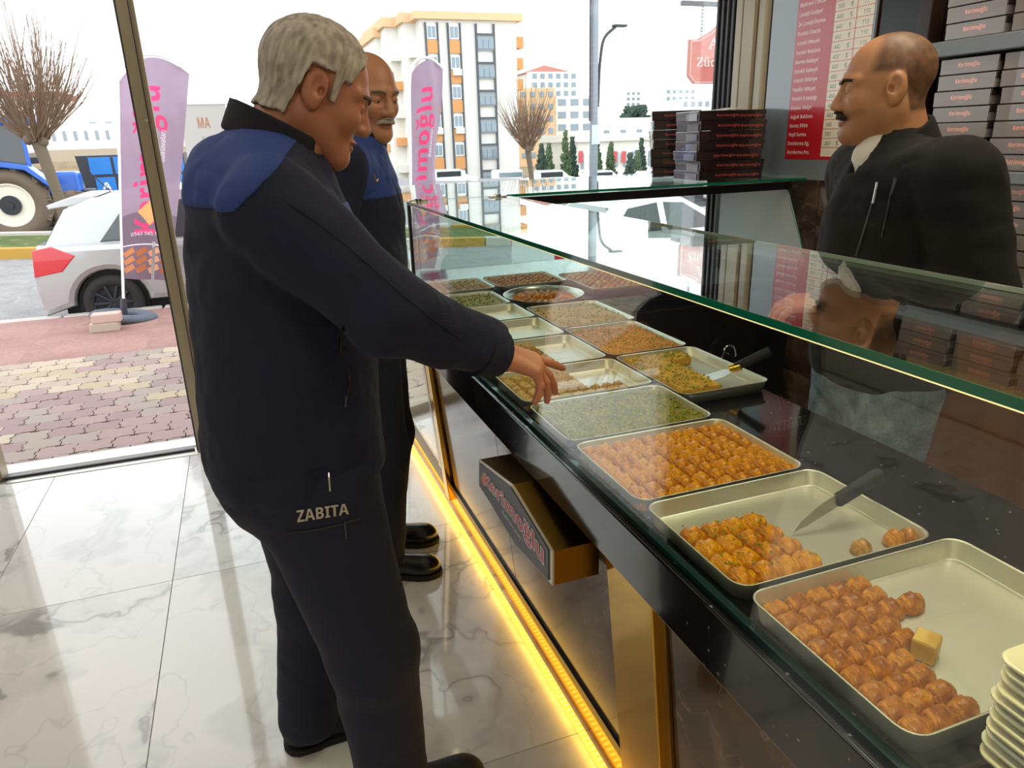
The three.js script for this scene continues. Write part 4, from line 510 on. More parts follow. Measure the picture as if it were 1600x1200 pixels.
// knife and spatula
{
  const a = onY(1238, 832, CT + 0.008), b = onY(1370, 750, CT + 0.065), d = b.clone().sub(a); const t = thing('kitchen_knife', 'kitchen knife with black handle resting on the tray rim', 'knife', [a.x, a.y, a.z]); const len = d.length(); t.quaternion.setFromRotationMatrix(new THREE.Matrix4().lookAt(V(0, 0, 0), d.clone().negate(), V(0, 1, 0))); // local -z... +z runs along the knife
  const blade = prism([[0, 0], [0.02, 0.012], [0.06, 0.02], [len * 0.52, 0.022], [len * 0.52, -0.004], [0.03, -0.004]], -0.0009, 0.0009, 'x'); part(t, 'blade', blade, S({ color: 0xb9b7ac, metalness: 0.9, roughness: 0.4, bumpMap: fineBump, bumpScale: 0.001 })); part(t, 'handle', rbx(0.018, 0.026, len * 0.5, 0.008, 0, 0.008, len * 0.76, 3), M.blackMatt); part(t, 'handle_end', rbx(0.02, 0.034, 0.03, 0.009, 0, 0.004, len * 0.985, 3), M.blackMatt);
  const a2 = onY(1080, 600, CT + 0.006), b2 = onY(1205, 560, CT + 0.09), d2 = b2.clone().sub(a2), l2 = d2.length(), s = thing('serving_spatula', 'crumb covered metal serving spatula with dark handle in the kadayif tray', 'spatula', [a2.x, a2.y, a2.z]); s.quaternion.setFromRotationMatrix(new THREE.Matrix4().lookAt(V(0, 0, 0), d2.clone().negate(), V(0, 1, 0)));
  part(s, 'blade', loft([[-0.03, 0], [-0.036, 0.03], [-0.034, 0.09], [-0.02, l2 * 0.48], [-0.008, l2 * 0.55]].map(([w, z]) => [[w, 0.0015, z], [-w, 0.0015, z], [-w, -0.0005, z], [w, -0.0005, z]]), true, true), S({ color: 0xd7d8d6, metalness: 0.8, roughness: 0.5, bumpMap: fineBump, bumpScale: 0.004 })); part(s, 'ferrule', cyl(0.013, 0.011, 0.03, 16).rotateX(1.57).translate(0, 0.006, l2 * 0.57), M.brass); part(s, 'handle', rod(V(0, 0.008, l2 * 0.58), V(0, 0.02, l2 * 1.02), 0.011, 14, 0.013), M.blackMatt);
}
// stack of plates
{
  const mat = PH({ color: 0xefe6cd, roughness: 0.25, clearcoat: 0.6 }); const pl = (w) => loft([rrect(w * 0.6, w * 0.6, 0.02, 0), rrect(w * 0.66, w * 0.66, 0.02, 0.003), rrect(w * 0.96, w * 0.96, 0.018, 0.012), rrect(w, w, 0.02, 0.016), rrect(w * 1.0, w * 1.0, 0.02, 0.019), rrect(w * 0.97, w * 0.97, 0.02, 0.0195), rrect(w * 0.66, w * 0.66, 0.02, 0.008), rrect(0.02, 0.02, 0.008, 0.007)], true, true), g = pl(0.2);
  for (let i = 0; i < 11; i++) { const top = i === 10; solo('square_plate', g, mat, top ? 'cream square plate on top of the plate stack' : `cream square plate, ${ORD[10 - i]} from the top of the plate stack`, 'plate', 'stacked square plates', [0.757 + rr(-0.002, 0.002) + (10 - i) * -0.0004, CT + 0.001 + i * 0.0118, -0.30 + rr(-0.002, 0.002)], [0, rr(-0.02, 0.02), 0]); }
}
console.log('trays');
// ---------- cake boxes, shelves, price list, cabinets ----------
const boxT = canvasTex(512, 96, (x, W, H) => { x.fillStyle = '#776c64'; x.fillRect(0, 0, W, H); x.font = 'bold 40px sans-serif'; x.textAlign = 'center'; x.textBaseline = 'middle'; x.fillStyle = '#f39a80'; x.fillText('Kerimoğlu', W / 2, H / 2 - 8); x.font = '15px sans-serif'; x.fillStyle = '#c46a58'; x.fillText('Baklavaları', W / 2, H / 2 + 24); });
const boxT2 = canvasTex(512, 96, (x, W, H) => { x.fillStyle = '#2e2022'; x.fillRect(0, 0, W, H); x.font = 'bold 36px sans-serif'; x.textAlign = 'center'; x.textBaseline = 'middle'; x.fillStyle = '#c25a4e'; x.fillText('Kerimoğlu', W * 0.42, H / 2); x.fillText('Kerimoğlu', W * 0.78, H / 2 + 6); });
const boxSide = PH({ color: 0x8b8a8c, roughness: 0.18, clearcoat: 0.7, metalness: 0.25 }), boxDark = PH({ color: 0x34282b, roughness: 0.25, clearcoat: 0.6 });
function cakeBox(w, h, d, label, group, map, pos, turn, dark) { const t = thing('cake_box', label, 'box', pos, turn, group); part(t, 'carton', rbx(w, h * 0.72, d, 0.003, 0, h * 0.36, 0, 1), dark ? boxDark : boxSide); part(t, 'lid', rbx(w + 0.004, h * 0.42, d + 0.004, 0.003, 0, h * 0.78, 0, 1), boxDark); part(t, 'print', new THREE.PlaneGeometry(w * 0.98, h * 0.94).translate(0, h * 0.5, d / 2 + 0.0025), PH({ map, roughness: 0.22, metalness: 0.25, clearcoat: 0.6 })); part(t, 'end_flap', bx(0.001, h * 0.7, d * (dark ? 0.45 : 0.8), -w / 2 - 0.0025, h * 0.36, dark ? d * 0.2 : 0), boxSide); return t; }
{
  const c = onY(1118, 280, GT + 0.008); seed = 55;
  for (let i = 0; i < 7; i++) cakeBox(0.33, 0.043, 0.24, i === 6 ? 'dark lettered cake box on top of the window stack' : `dark lettered cake box, ${ORD[6 - i]} from the top of the window shelf stack`, 'dark cake boxes stacked on the window shelf', boxT2, [c.x + 0.05 + rr(-0.012, 0.012), GT + 0.008 + i * 0.0432, c.z - 0.06], -0.1 + rr(-0.03, 0.03), true);
  const e = onY(1030, 268, GT + 0.008); for (let i = 0; i < 7; i++) cakeBox(0.24, 0.045, 0.33, i === 6 ? 'turned cake box on top of the rear window stack' : `turned cake box, ${ORD[6 - i]} from the top of the rear window stack`, 'turned cake boxes stacked behind', boxT2, [e.x - 0.11 + rr(-0.01, 0.01), GT + 0.008 + i * 0.0455, Math.max(e.z, -3.5) + 0.02], -0.5 + rr(-0.04, 0.04), true);
  solo('paper_sheet', rbx(0.16, 0.002, 0.1, 0.0008), M.white, 'white paper sheet lying on top of the window cake boxes', 'paper', null, [c.x + 0.06, GT + 0.008 + 7 * 0.0432 + 0.006, c.z - 0.06], [0, 0.3, 0.1]);
}
// shelf unit on the right wall
const SX = 2.35;
{
  const Zs = [-2.13, -0.2], y1 = onX(1520, 72, SX).y, u = thing('wall_shelf', 'grey stone slab shelf unit on the right wall stacked with cake boxes', 'shelf');
  part(u, 'slab', rbx(0.34, 0.052, Zs[1] - Zs[0], 0.006, SX + 0.17 - 0.02, y1 - 0.0, (Zs[0] + Zs[1]) / 2), M.stoneGrey); part(u, 'slab', rbx(0.34, 0.04, Zs[1] - Zs[0], 0.006, SX + 0.15, 1.33, (Zs[0] + Zs[1]) / 2), M.stoneGrey); part(u, 'slab', rbx(0.34, 0.04, Zs[1] - Zs[0], 0.006, SX + 0.15, 0.98, (Zs[0] + Zs[1]) / 2), M.stoneGrey);
  part(u, 'upright', rbx(0.3, 1.4, 0.05, 0.004, SX + 0.17, 1.6, -2.15), S({ color: 0x2c1f1a, roughness: 0.4 })); part(u, 'back_panel', bx(0.02, 1.9, 1.9, RIGHTW - 0.02, 1.9, -1.1), S({ color: 0x8a7a4a, roughness: 0.6 }));
  const w = 0.215, h = 0.05; let k = 0; seed = 77;
  const col0 = (z, ybase, n, where, c) => { const top = where === 'on'; for (let i = 0; i < n; i++) { const dx = rr(-0.006, 0.006); const b = cakeBox(w, h, 0.18, `grey cake box ${where} ${where === 'beneath' ? 'middle' : 'upper'} shelf, ${ORD[c]} column from the dark upright, ${ORD[i]} from bottom`, top ? 'cake boxes on top of the wall shelf' : 'cake boxes in the wall shelf rows', boxT, [SX + 0.09, ybase + i * (h + 0.0015), z + dx], -Math.PI / 2); k++; } };
  for (let c = 0; c < 5; c++) { const z = -1.93 + c * 0.24; col0(z, 1.352, 7, 'under', c); col0(z, 1.002, 6, 'beneath', c); col0(z, y1 + 0.028, 3, 'on', c); }
}
// low cupboards with wooden doors
{
  const t = thing('wall_cupboard', 'brown wooden cupboard with black handles behind the seller', 'cupboard', [0, 0, 0]); part(t, 'carcass', rbx(0.36, 0.9, 2.1, 0.004, RIGHTW - 0.19, 0.47, -0.9), M.wood);
  for (let i = 0; i < 5; i++) { const z = -1.80 + i * 0.37; const d = part(t, 'door', rbx(0.02, 0.82, 0.36, 0.003, RIGHTW - 0.385, 0.47, z), M.wood); const hz = z + (i % 2 ? -0.14 : 0.14); part(d, 'handle', merge([tube([[RIGHTW - 0.41, 0.7, hz - 0.03], [RIGHTW - 0.425, 0.72, hz - 0.01], [RIGHTW - 0.425, 0.68, hz + 0.01], [RIGHTW - 0.41, 0.66, hz]], 0.006, 16), cyl(0.012, 0.012, 0.015, 12).rotateZ(1.57).translate(RIGHTW - 0.4, 0.69, hz)]), M.black); }
  part(t, 'top', rbx(0.4, 0.03, 2.12, 0.004, RIGHTW - 0.2, 0.935, -0.9), M.granite);
}
// price list on its grey board
{
  const t = thing('price_board', 'grey glossy board on the marble wall holding the red price list', 'board'); const X = RIGHTW - 0.012;
  part(t, 'board', rbx(0.012, 1.1, 0.62, 0.002, X, 1.83, -2.745), PH({ color: 0x7f8a92, roughness: 0.12, clearcoat: 0.8 }));
  part(t, 'dark_panel', rbx(0.012, 1.1, 0.3, 0.002, X, 1.9, -2.26), S({ color: 0x33241c, roughness: 0.35, map: emperador }));
  const names = ['Sade Baklava', 'Cevizli Baklava', 'Saray Sarması', 'Bademli Cimcik', 'Cevizli Kadayıf', 'İri Cevizli Burma', 'Fıstıklı Cimcik', 'Fıstıklı Mozaik', 'Fıstıklı Baklava', 'Burma Kadayıf', 'Fıstıklı Kadayıf', 'Fıstıklı Bilüriye', 'Fıstıklı Söbiyet', 'Fıstıklı D.dudağı', 'Fıstıklı Midye', 'Soğuk Baklava', 'Havuç Dilim', 'Yeşil Sarma', 'Dondurma Kg.', 'Dondurma Prs.'];
  const pr = ['280', '280', '280', '280', '300', '440', '440', '440', '440', '400', '400', '460', '460', '460', '460', '460', '540', '580', '260', ''], p2 = ['70', '70', '70', '70', '75', '110', '110', '110', '110', '100', '100', '115', '115', '115', '115', '115', '90', '135', '', ''];
  const pt = canvasTex(768, 1280, (x, W, H) => { x.fillStyle = '#c9202c'; x.fillRect(0, 0, W, H); const n = 20, rh = (H - 20) / n; for (let i = 0; i < n; i++) { const y = i * rh + 2; x.fillStyle = '#f3ead2'; x.fillRect(W * 0.52, y, W * 0.27, rh - 4); x.fillRect(W * 0.80, y, W * 0.2, rh - 4); x.fillStyle = '#fbe9e6'; x.font = 'bold 36px sans-serif'; x.textBaseline = 'middle'; x.fillText(names[i], 22, y + rh / 2); x.fillStyle = '#4a4038'; x.font = (i === 18 ? 'italic ' : '') + '38px sans-serif'; if (pr[i]) x.fillText(pr[i], W * 0.55, y + rh / 2); x.fillText(p2[i], W * 0.87, y + rh / 2); x.strokeStyle = '#4a4038'; x.lineWidth = 4; x.beginPath(); const tx = W * 0.725, ty = y + rh / 2; x.moveTo(tx, ty - 15); x.lineTo(tx, ty + 14); x.arc(tx, ty + 2, 13, Math.PI / 2, 0, true); x.moveTo(tx - 9, ty + 1); x.lineTo(tx + 10, ty - 8); x.moveTo(tx - 9, ty - 7); x.lineTo(tx + 10, ty - 16); x.stroke(); } });
  const zL = onX(1228, 248, X).z, zR = onX(1340, 252, X).z, y0 = onX(1228, 248, X).y; const hgt = 0.78, w = Math.abs(zR - zL); const m = part(t, 'price_list', new THREE.PlaneGeometry(w, hgt).rotateY(-Math.PI / 2).translate(X - 0.0075, y0 + hgt / 2, (zL + zR) / 2), PH({ map: pt, roughness: 0.25, clearcoat: 0.5 }));
}
// ---------- people: distance fields meshed with surface nets ----------
const smin = (a, b, k) => { const h = Math.max(k - Math.abs(a - b), 0) / k; return Math.min(a, b) - h * h * k * 0.25; };
const smax = (a, b, k) => -smin(-a, -b, k);
const cap = (a, b, r1, r2, sx = 1, sz = 1) => { const ax = a[0] / sx, ay = a[1], az = a[2] / sz, bx_ = b[0] / sx - ax, by = b[1] - ay, bz = b[2] / sz - az, L = bx_ * bx_ + by * by + bz * bz || 1e-9, s = Math.min(sx, sz, 1); return (x, y, z) => { const px = x / sx - ax, py = y - ay, pz = z / sz - az, t = clamp((px * bx_ + py * by + pz * bz) / L), dx = px - t * bx_, dy = py - t * by, dz = pz - t * bz; return (Math.sqrt(dx * dx + dy * dy + dz * dz) - (r1 + (r2 - r1) * t)) * s; }; };
const ell = (c, r) => (x, y, z) => { const px = (x - c[0]), py = (y - c[1]), pz = (z - c[2]), k0 = Math.hypot(px / r[0], py / r[1], pz / r[2]), k1 = Math.hypot(px / r[0] / r[0], py / r[1] / r[1], pz / r[2] / r[2]); return k1 < 1e-9 ? -Math.min(...r) : k0 * (k0 - 1) / k1; };
const uni = (list, k) => (x, y, z) => { let d = list[0](x, y, z); for (let i = 1; i < list.length; i++) d = smin(d, list[i](x, y, z), k); return d; };
function nets(f, mn, mx, c, colorFn) {
  const nx = Math.ceil((mx[0] - mn[0]) / c) + 1, ny = Math.ceil((mx[1] - mn[1]) / c) + 1, nz = Math.ceil((mx[2] - mn[2]) / c) + 1, val = new Float32Array(nx * ny * nz), id = new Int32Array(nx * ny * nz).fill(-1); const I = (i, j, k) => (k * ny + j) * nx + i;
  // coarse pass: skip blocks far from the surface
  const B = 4; for (let k = 0; k < nz; k += B) for (let j = 0; j < ny; j += B) for (let i = 0; i < nx; i += B) { const d = f(mn[0] + (i + B / 2) * c, mn[1] + (j + B / 2) * c, mn[2] + (k + B / 2) * c), far = Math.abs(d) > c * B * 2.2; for (let kk = k; kk < Math.min(nz, k + B); kk++) for (let jj = j; jj < Math.min(ny, j + B); jj++) for (let ii = i; ii < Math.min(nx, i + B); ii++) val[I(ii, jj, kk)] = far ? d : f(mn[0] + ii * c, mn[1] + jj * c, mn[2] + kk * c); }
  const pos = [], idx = [], cols = [];
  const E = [[0, 1], [0, 2], [0, 4], [1, 3], [1, 5], [2, 3], [2, 6], [3, 7], [4, 5], [4, 6], [5, 7], [6, 7]];
  for (let k = 0; k < nz - 1; k++) for (let j = 0; j < ny - 1; j++) for (let i = 0; i < nx - 1; i++) {
    const v = []; let m = 0; for (let q = 0; q < 8; q++) { const w = val[I(i + (q & 1), j + (q >> 1 & 1), k + (q >> 2))]; v.push(w); if (w < 0) m |= 1 << q; } if (m === 0 || m === 255) continue;
    let sx = 0, sy = 0, sz = 0, n = 0; for (const [a, b] of E) { if ((v[a] < 0) === (v[b] < 0)) continue; const t = v[a] / (v[a] - v[b]); sx += (a & 1) + ((b & 1) - (a & 1)) * t; sy += (a >> 1 & 1) + ((b >> 1 & 1) - (a >> 1 & 1)) * t; sz += (a >> 2) + ((b >> 2) - (a >> 2)) * t; n++; }
    id[I(i, j, k)] = pos.length / 3; pos.push(mn[0] + (i + sx / n) * c, mn[1] + (j + sy / n) * c, mn[2] + (k + sz / n) * c);
  }
  const quad = (a, b, cc, d, rev) => { if (a < 0 || b < 0 || cc < 0 || d < 0) return; rev ? idx.push(a, cc, b, a, d, cc) : idx.push(a, b, cc, a, cc, d); };
  for (let k = 1; k < nz - 1; k++) for (let j = 1; j < ny - 1; j++) for (let i = 1; i < nx - 1; i++) { const o = val[I(i, j, k)] < 0;
    if (o !== val[I(i + 1, j, k)] < 0) quad(id[I(i, j - 1, k - 1)], id[I(i, j, k - 1)], id[I(i, j, k)], id[I(i, j - 1, k)], !o);
    if (o !== val[I(i, j + 1, k)] < 0) quad(id[I(i - 1, j, k - 1)], id[I(i - 1, j, k)], id[I(i, j, k)], id[I(i, j, k - 1)], !o);
    if (o !== val[I(i, j, k + 1)] < 0) quad(id[I(i - 1, j - 1, k)], id[I(i, j - 1, k)], id[I(i, j, k)], id[I(i - 1, j, k)], !o); }
  const nor = new Float32Array(pos.length), e = c * 0.6; for (let q = 0; q < pos.length; q += 3) { const [x, y, z] = [pos[q], pos[q + 1], pos[q + 2]]; let gx = f(x + e, y, z) - f(x - e, y, z), gy = f(x, y + e, z) - f(x, y - e, z), gz = f(x, y, z + e) - f(x, y, z - e); const l = Math.hypot(gx, gy, gz) || 1; nor[q] = gx / l; nor[q + 1] = gy / l; nor[q + 2] = gz / l; if (colorFn) cols.push(...colorFn(x, y, z)); }
  const g = new THREE.BufferGeometry(); g.setAttribute('position', new THREE.Float32BufferAttribute(pos, 3)); g.setAttribute('normal', new THREE.BufferAttribute(nor, 3)); const uv = new Float32Array(pos.length / 3 * 2); for (let q = 0; q < uv.length / 2; q++) { uv[q * 2] = pos[q * 3] + pos[q * 3 + 2]; uv[q * 2 + 1] = pos[q * 3 + 1]; } g.setAttribute('uv', new THREE.BufferAttribute(uv, 2)); if (colorFn) g.setAttribute('color', new THREE.Float32BufferAttribute(cols, 3)); g.setIndex(idx); return g;
}
const mergeI = (list) => mergeGeometries(list);
const folds = (amp, fx, fy, fz, k) => (x, y, z) => { const n = fbm(x * fx + k, y * fy, z * fz, 3) - 0.5, r = 0.5 - Math.abs(fbm(x * fx * 0.7 + 4 + n, y * fy * 1.3, z * fz * 0.7 + k, 2) - 0.5) * 2; return amp * (n * 1.2 + r * 0.7); };
const lin = (hex) => { const c = new THREE.Color(hex); return [c.r, c.g, c.b]; };

// head in its own frame: x forward, y up, z to the person's right, origin between the ears
function headField(o) {
  const base = uni([ell([-0.014, 0.036, 0], [0.099, 0.086, 0.077]), ell([0.028, -0.022, 0], [0.066, 0.088, 0.062])], 0.03);
  const jaw = uni([cap([-0.012, -0.052, 0.046], [0.066, -0.098, 0.014], 0.026, 0.022), cap([-0.012, -0.052, -0.046], [0.066, -0.098, -0.014], 0.026, 0.022), ell([0.074, -0.098, 0], [0.022, 0.018, 0.022])], 0.03);
  const nose = uni([cap([0.086, 0.016, 0], [0.108, -0.028, 0], 0.0085, o.nose || 0.0125), ell([0.099, -0.034, 0.011], [0.010, 0.008, 0.008]), ell([0.099, -0.034, -0.011], [0.010, 0.008, 0.008])], 0.01);
  const brow = uni([cap([0.085, 0.026, 0.012], [0.066, 0.024, 0.05], 0.011, 0.009), cap([0.085, 0.026, -0.012], [0.066, 0.024, -0.05], 0.011, 0.009)], 0.01);
  const cheek = uni([ell([0.058, -0.024, 0.038], [0.028, 0.024, 0.022]), ell([0.058, -0.024, -0.038], [0.028, 0.024, 0.022])], 0.01);
  const sock = [ell([0.094, 0.004, 0.032], [0.014, 0.011, 0.018]), ell([0.094, 0.004, -0.032], [0.014, 0.011, 0.018])], lid = [ell([0.0755, 0.004, 0.031], [0.0152, 0.0130, 0.0160]), ell([0.0755, 0.004, -0.031], [0.0152, 0.0130, 0.0160])], eo = o.eyeOpen || 0.003, slot = [ell([0.093, 0.0005, 0.031], [0.009, eo, 0.0115]), ell([0.093, 0.0005, -0.031], [0.009, eo, 0.0115])];
  const lips = uni([ell([0.092, -0.060, 0], [0.011, 0.0065, 0.024]), ell([0.090, -0.0715, 0], [0.011, 0.007, 0.021])], 0.004), slit = ell([0.104, -0.0655, 0], [0.012, 0.0016, 0.025]);
  const ears = [1, -1].map((s) => { const out = ell([-0.014, -0.004, s * 0.079], [0.023, 0.034, 0.0105]), inn = ell([-0.008, 0.002, s * 0.090], [0.0125, 0.021, 0.009]), lobe = ell([-0.008, -0.032, s * 0.077], [0.011, 0.012, 0.008]), hole = ell([-0.002, -0.006, s * 0.084], [0.006, 0.008, 0.012]); return (x, y, z) => smax(smax(smin(out(x, y, z), lobe(x, y, z), 0.008), -inn(x, y, z), 0.005), -hole(x, y, z), 0.004); });
  const neck = cap([-0.03, -0.05, 0], [-0.055, -0.17, 0], 0.058, 0.062);
  return (x, y, z) => { let d = smin(base(x, y, z), jaw(x, y, z), 0.03); d = smin(d, cheek(x, y, z), 0.02); d = smin(d, brow(x, y, z), 0.014); d = smin(d, nose(x, y, z), 0.012); d = smax(d, -sock[0](x, y, z), 0.012); d = smax(d, -sock[1](x, y, z), 0.012); d = smin(d, Math.min(lid[0](x, y, z), lid[1](x, y, z)), 0.005); d = smax(d, -Math.min(slot[0](x, y, z), slot[1](x, y, z)), 0.002); d = smin(d, lips(x, y, z), 0.006); d = smax(d, -slit(x, y, z), 0.003); d = smin(d, Math.min(ears[0](x, y, z), ears[1](x, y, z)), 0.008); d = smin(d, neck(x, y, z), 0.03); return d; };
}
function handField(curls, mirror) {
  const L = [0.073, 0.082, 0.076, 0.06], zo = [-0.029, -0.009, 0.011, 0.030], list = [], s = mirror ? -1 : 1;
  const palm = zo.map((z, i) => cap([0.0, 0, s * z * 0.55], [0.086 - Math.abs(i - 1.2) * 0.005, 0.003, s * z], 0.0165, 0.0125));
  const fing = zo.map((z, i) => { let p = [0.086 - Math.abs(i - 1.2) * 0.005, 0.003, s * z], a = 0; const seg = []; const spread = (i - 1.5) * 0.16; [0.46, 0.31, 0.23].forEach((f, q) => { a += curls[i][q]; const l = L[i] * f, n = [p[0] + Math.cos(a) * l, p[1] - Math.sin(a) * l, p[2] + s * spread * l]; seg.push(cap(p, n, 0.0094 - q * 0.0008, 0.0086 - q * 0.0009)); p = n; }); return uni(seg, 0.003); });
  const th = uni([cap([0.012, -0.006, -s * 0.018], [0.05, -0.014, -s * 0.046], 0.015, 0.0115), cap([0.05, -0.014, -s * 0.046], [0.075, -0.02, -s * 0.054], 0.0108, 0.0098), cap([0.075, -0.02, -s * 0.054], [0.096, -0.024, -s * 0.05], 0.0098, 0.008)], 0.004);
  const pf = uni(palm, 0.018), wrist = cap([-0.08, 0, 0], [0.01, 0, 0], 0.026, 0.025, 1, 1.1);
  return (x, y, z) => { let d = smin(pf(x, y, z), th(x, y, z), 0.012); let f = fing[0](x, y, z); for (let i = 1; i < 4; i++) f = Math.min(f, fing[i](x, y, z)); d = smin(d, f, 0.006); return smin(d, wrist(x, y, z), 0.02); };
}
const skinMat = () => PH({ vertexColors: true, roughness: 0.5, clearcoat: 0.12, clearcoatRoughness: 0.5, bumpMap: fineBump, bumpScale: 0.0006 });
function person(o) {
  const g = thing('person', o.label, 'person', o.pos, o.turn); const J = o.joints; const info = { group: g };
  const hm = new THREE.Matrix4().compose(V(...J.head), new THREE.Quaternion().setFromEuler(new THREE.Euler(0, o.headYaw || 0, o.headPitch, 'YXZ')), V(1, 1, 1).multiplyScalar(o.headScale || 1));
  const hf = headField(o), sk = lin(o.skin), lip = lin(o.lip), stub = lin(o.stubble || o.skin);
  const hc = (x, y, z) => { let c = sk; const n = fbm(x * 60, y * 60, z * 60, 3) - 0.5; c = [c[0] * (1 + n * 0.16), c[1] * (1 + n * 0.2), c[2] * (1 + n * 0.2)]; if (o.scalp) c = mixc(c, lin(o.scalp), o.scalpMask(x, y, z)); if (o.stubble && x > -0.01 && y < -0.04) c = mixc(c, stub, 0.5 * sstep(-0.035, -0.055, y) * sstep(-0.01, 0.02, x)); const l = Math.hypot((x - 0.098) / 0.016, (y + 0.066) / 0.011, z / 0.025); if (l < 1) c = mixc(c, lip, 0.7); return c; };
  const headG = nets(hf, [-0.135, -0.18, -0.105], [0.14, 0.14, 0.105], 0.0034, hc); headG.applyMatrix4(hm);
  const plain = () => sk;
  const bodyF = uni([cap(J.pelvis, J.chest, 0.13, 0.14, 0.85, 1.1), cap([J.chest[0], J.chest[1] + 0.06, -0.14], [J.chest[0], J.chest[1] + 0.06, 0.14], 0.06, 0.06), cap(J.neck, [J.head[0] - 0.03, J.head[1] - 0.06, J.head[2]], 0.062, 0.057), ...['R', 'L'].flatMap((s) => [cap(J['sh' + s], J['el' + s], 0.048, 0.04), cap(J['el' + s], J['wr' + s], 0.038, 0.027), cap(J['hip' + s], J['kn' + s], 0.075, 0.052), cap(J['kn' + s], J['an' + s], 0.05, 0.036)])], 0.04);
  const bodyG = nets(bodyF, [-0.5, 0.05, -0.5], [0.6, J.head[1] - 0.02, 0.5], 0.016, plain);
  const hands = ['R', 'L'].map((s) => { const h = o.hands[s], w = V(...J['wr' + s]), x = V(...h.dir).normalize(), y0 = V(...h.up), z = V().crossVectors(x, y0).normalize(), y = V().crossVectors(z, x), m = new THREE.Matrix4().makeBasis(x, y, z).setPosition(w); const q = nets(handField(h.curls, s === 'L'), [-0.09, -0.11, -0.085], [0.2, 0.05, 0.085], 0.0036, (a, b, c) => { const n = fbm(a * 70, b * 70, c * 70, 3) - 0.5; return [sk[0] * (1 + n * 0.2), sk[1] * (0.93 + n * 0.2), sk[2] * (0.9 + n * 0.2)]; }); q.applyMatrix4(m); return q; });
  part(g, 'body', mergeI([headG, bodyG, ...hands]), skinMat()).userData.label = 'skin of head and hands';
  // eyes
  for (const s of [1, -1]) { const e = part(g, 'eye', new THREE.SphereGeometry(0.0122, 16, 12), S({ color: 0xb5aca0, roughness: 0.2 })); e.applyMatrix4(new THREE.Matrix4().makeTranslation(0.0768, 0.002, s * 0.031).premultiply(hm)); part(e, 'iris', new THREE.SphereGeometry(0.0064, 12, 8).translate(0.0062, -0.002, 0), S({ color: 0x2a1c14, roughness: 0.15 })); }
  const brow = o.brow || 0x5a5450; for (const s of [1, -1]) { const b = part(g, 'eyebrow', tube([[0.096, 0.0215, s * 0.012], [0.093, 0.0275, s * 0.028], [0.076, 0.024, s * 0.05]], 0.0042, 12, 6), S({ color: brow, roughness: 0.9 })); b.applyMatrix4(hm); }
  if (o.hair) { const hairF = (x, y, z) => Math.max(hf(x, y, z) - 0.006 - 0.005 * fbm(x * 90, y * 40, z * 90, 2), o.hair.mask(x, y, z)); const hg = nets(hairF, [-0.14, -0.12, -0.11], [0.11, 0.145, 0.11], 0.0042, (x, y, z) => { const n = fbm(x * 150, y * 30, z * 150, 3); return mixc(lin(o.hair.c1), lin(o.hair.c2), clamp(n * 1.8 - 0.4)); }); hg.applyMatrix4(hm); part(g, 'hair', hg, S({ vertexColors: true, roughness: 0.85 })).userData.label = o.hair.label; }
  if (o.moustache) { const mg = nets((x, y, z) => Math.max(hf(x, y, z) - 0.005, uni([cap([0.104, -0.05, 0.004], [0.088, -0.062, 0.032], 0.010, 0.005), cap([0.104, -0.05, -0.004], [0.088, -0.062, -0.032], 0.010, 0.005)], 0.004)(x, y, z)), [0.04, -0.09, -0.05], [0.14, -0.02, 0.05], 0.003); mg.applyMatrix4(hm); part(g, 'moustache', mg, S({ color: o.moustache, roughness: 0.9 })); }
  info.hm = hm; info.hf = hf; return info;
}
const toLocal = (grp, v) => { grp.updateMatrixWorld(true); return grp.worldToLocal(v.clone()); };
// follow a photo sight line until it meets the cloth of a figure
function hitField(grp, f, u, v, off = 0.001) { const o = toLocal(grp, EYE), d = toLocal(grp, EYE.clone().add(ray(u, v))).sub(o).normalize(); let t = 0.6; for (let i = 0; i < 200; i++) { const p = o.clone().addScaledVector(d, t), r = f(p.x, p.y, p.z); if (r < 0.0006) return p.addScaledVector(d, -off); t += Math.max(r * 0.7, 0.0008); if (t > 5) break; } return null; }
function stitch(parent, grp, f, name, pix, r, mat) { const pts = pix.map(([u, v]) => hitField(grp, f, u, v)).filter(Boolean); if (pts.length < 2) return null; return part(parent, name, new THREE.TubeGeometry(new THREE.CatmullRomCurve3(pts), 30, r, 6), mat); }
function printOn(parent, grp, f, name, q, mat, nu = 24, nv = 6) { const pos = [], uv = [], idx = []; for (let j = 0; j <= nv; j++) for (let i = 0; i <= nu; i++) { const a = i / nu, b = j / nv, u = lerp(lerp(q[0][0], q[1][0], a), lerp(q[3][0], q[2][0], a), b), v = lerp(lerp(q[0][1], q[1][1], a), lerp(q[3][1], q[2][1], a), b), p = hitField(grp, f, u, v, 0.003); if (!p) return null; pos.push(p.x, p.y, p.z); uv.push(a, 1 - b); } for (let j = 0; j < nv; j++) for (let i = 0; i < nu; i++) { const a = j * (nu + 1) + i; idx.push(a, a + nu + 1, a + 1, a + 1, a + nu + 1, a + nu + 2); } const g = new THREE.BufferGeometry(); g.setAttribute('position', new THREE.Float32BufferAttribute(pos, 3)); g.setAttribute('uv', new THREE.Float32BufferAttribute(uv, 2)); g.setIndex(idx); g.computeVertexNormals(); return part(parent, name, g, mat); }
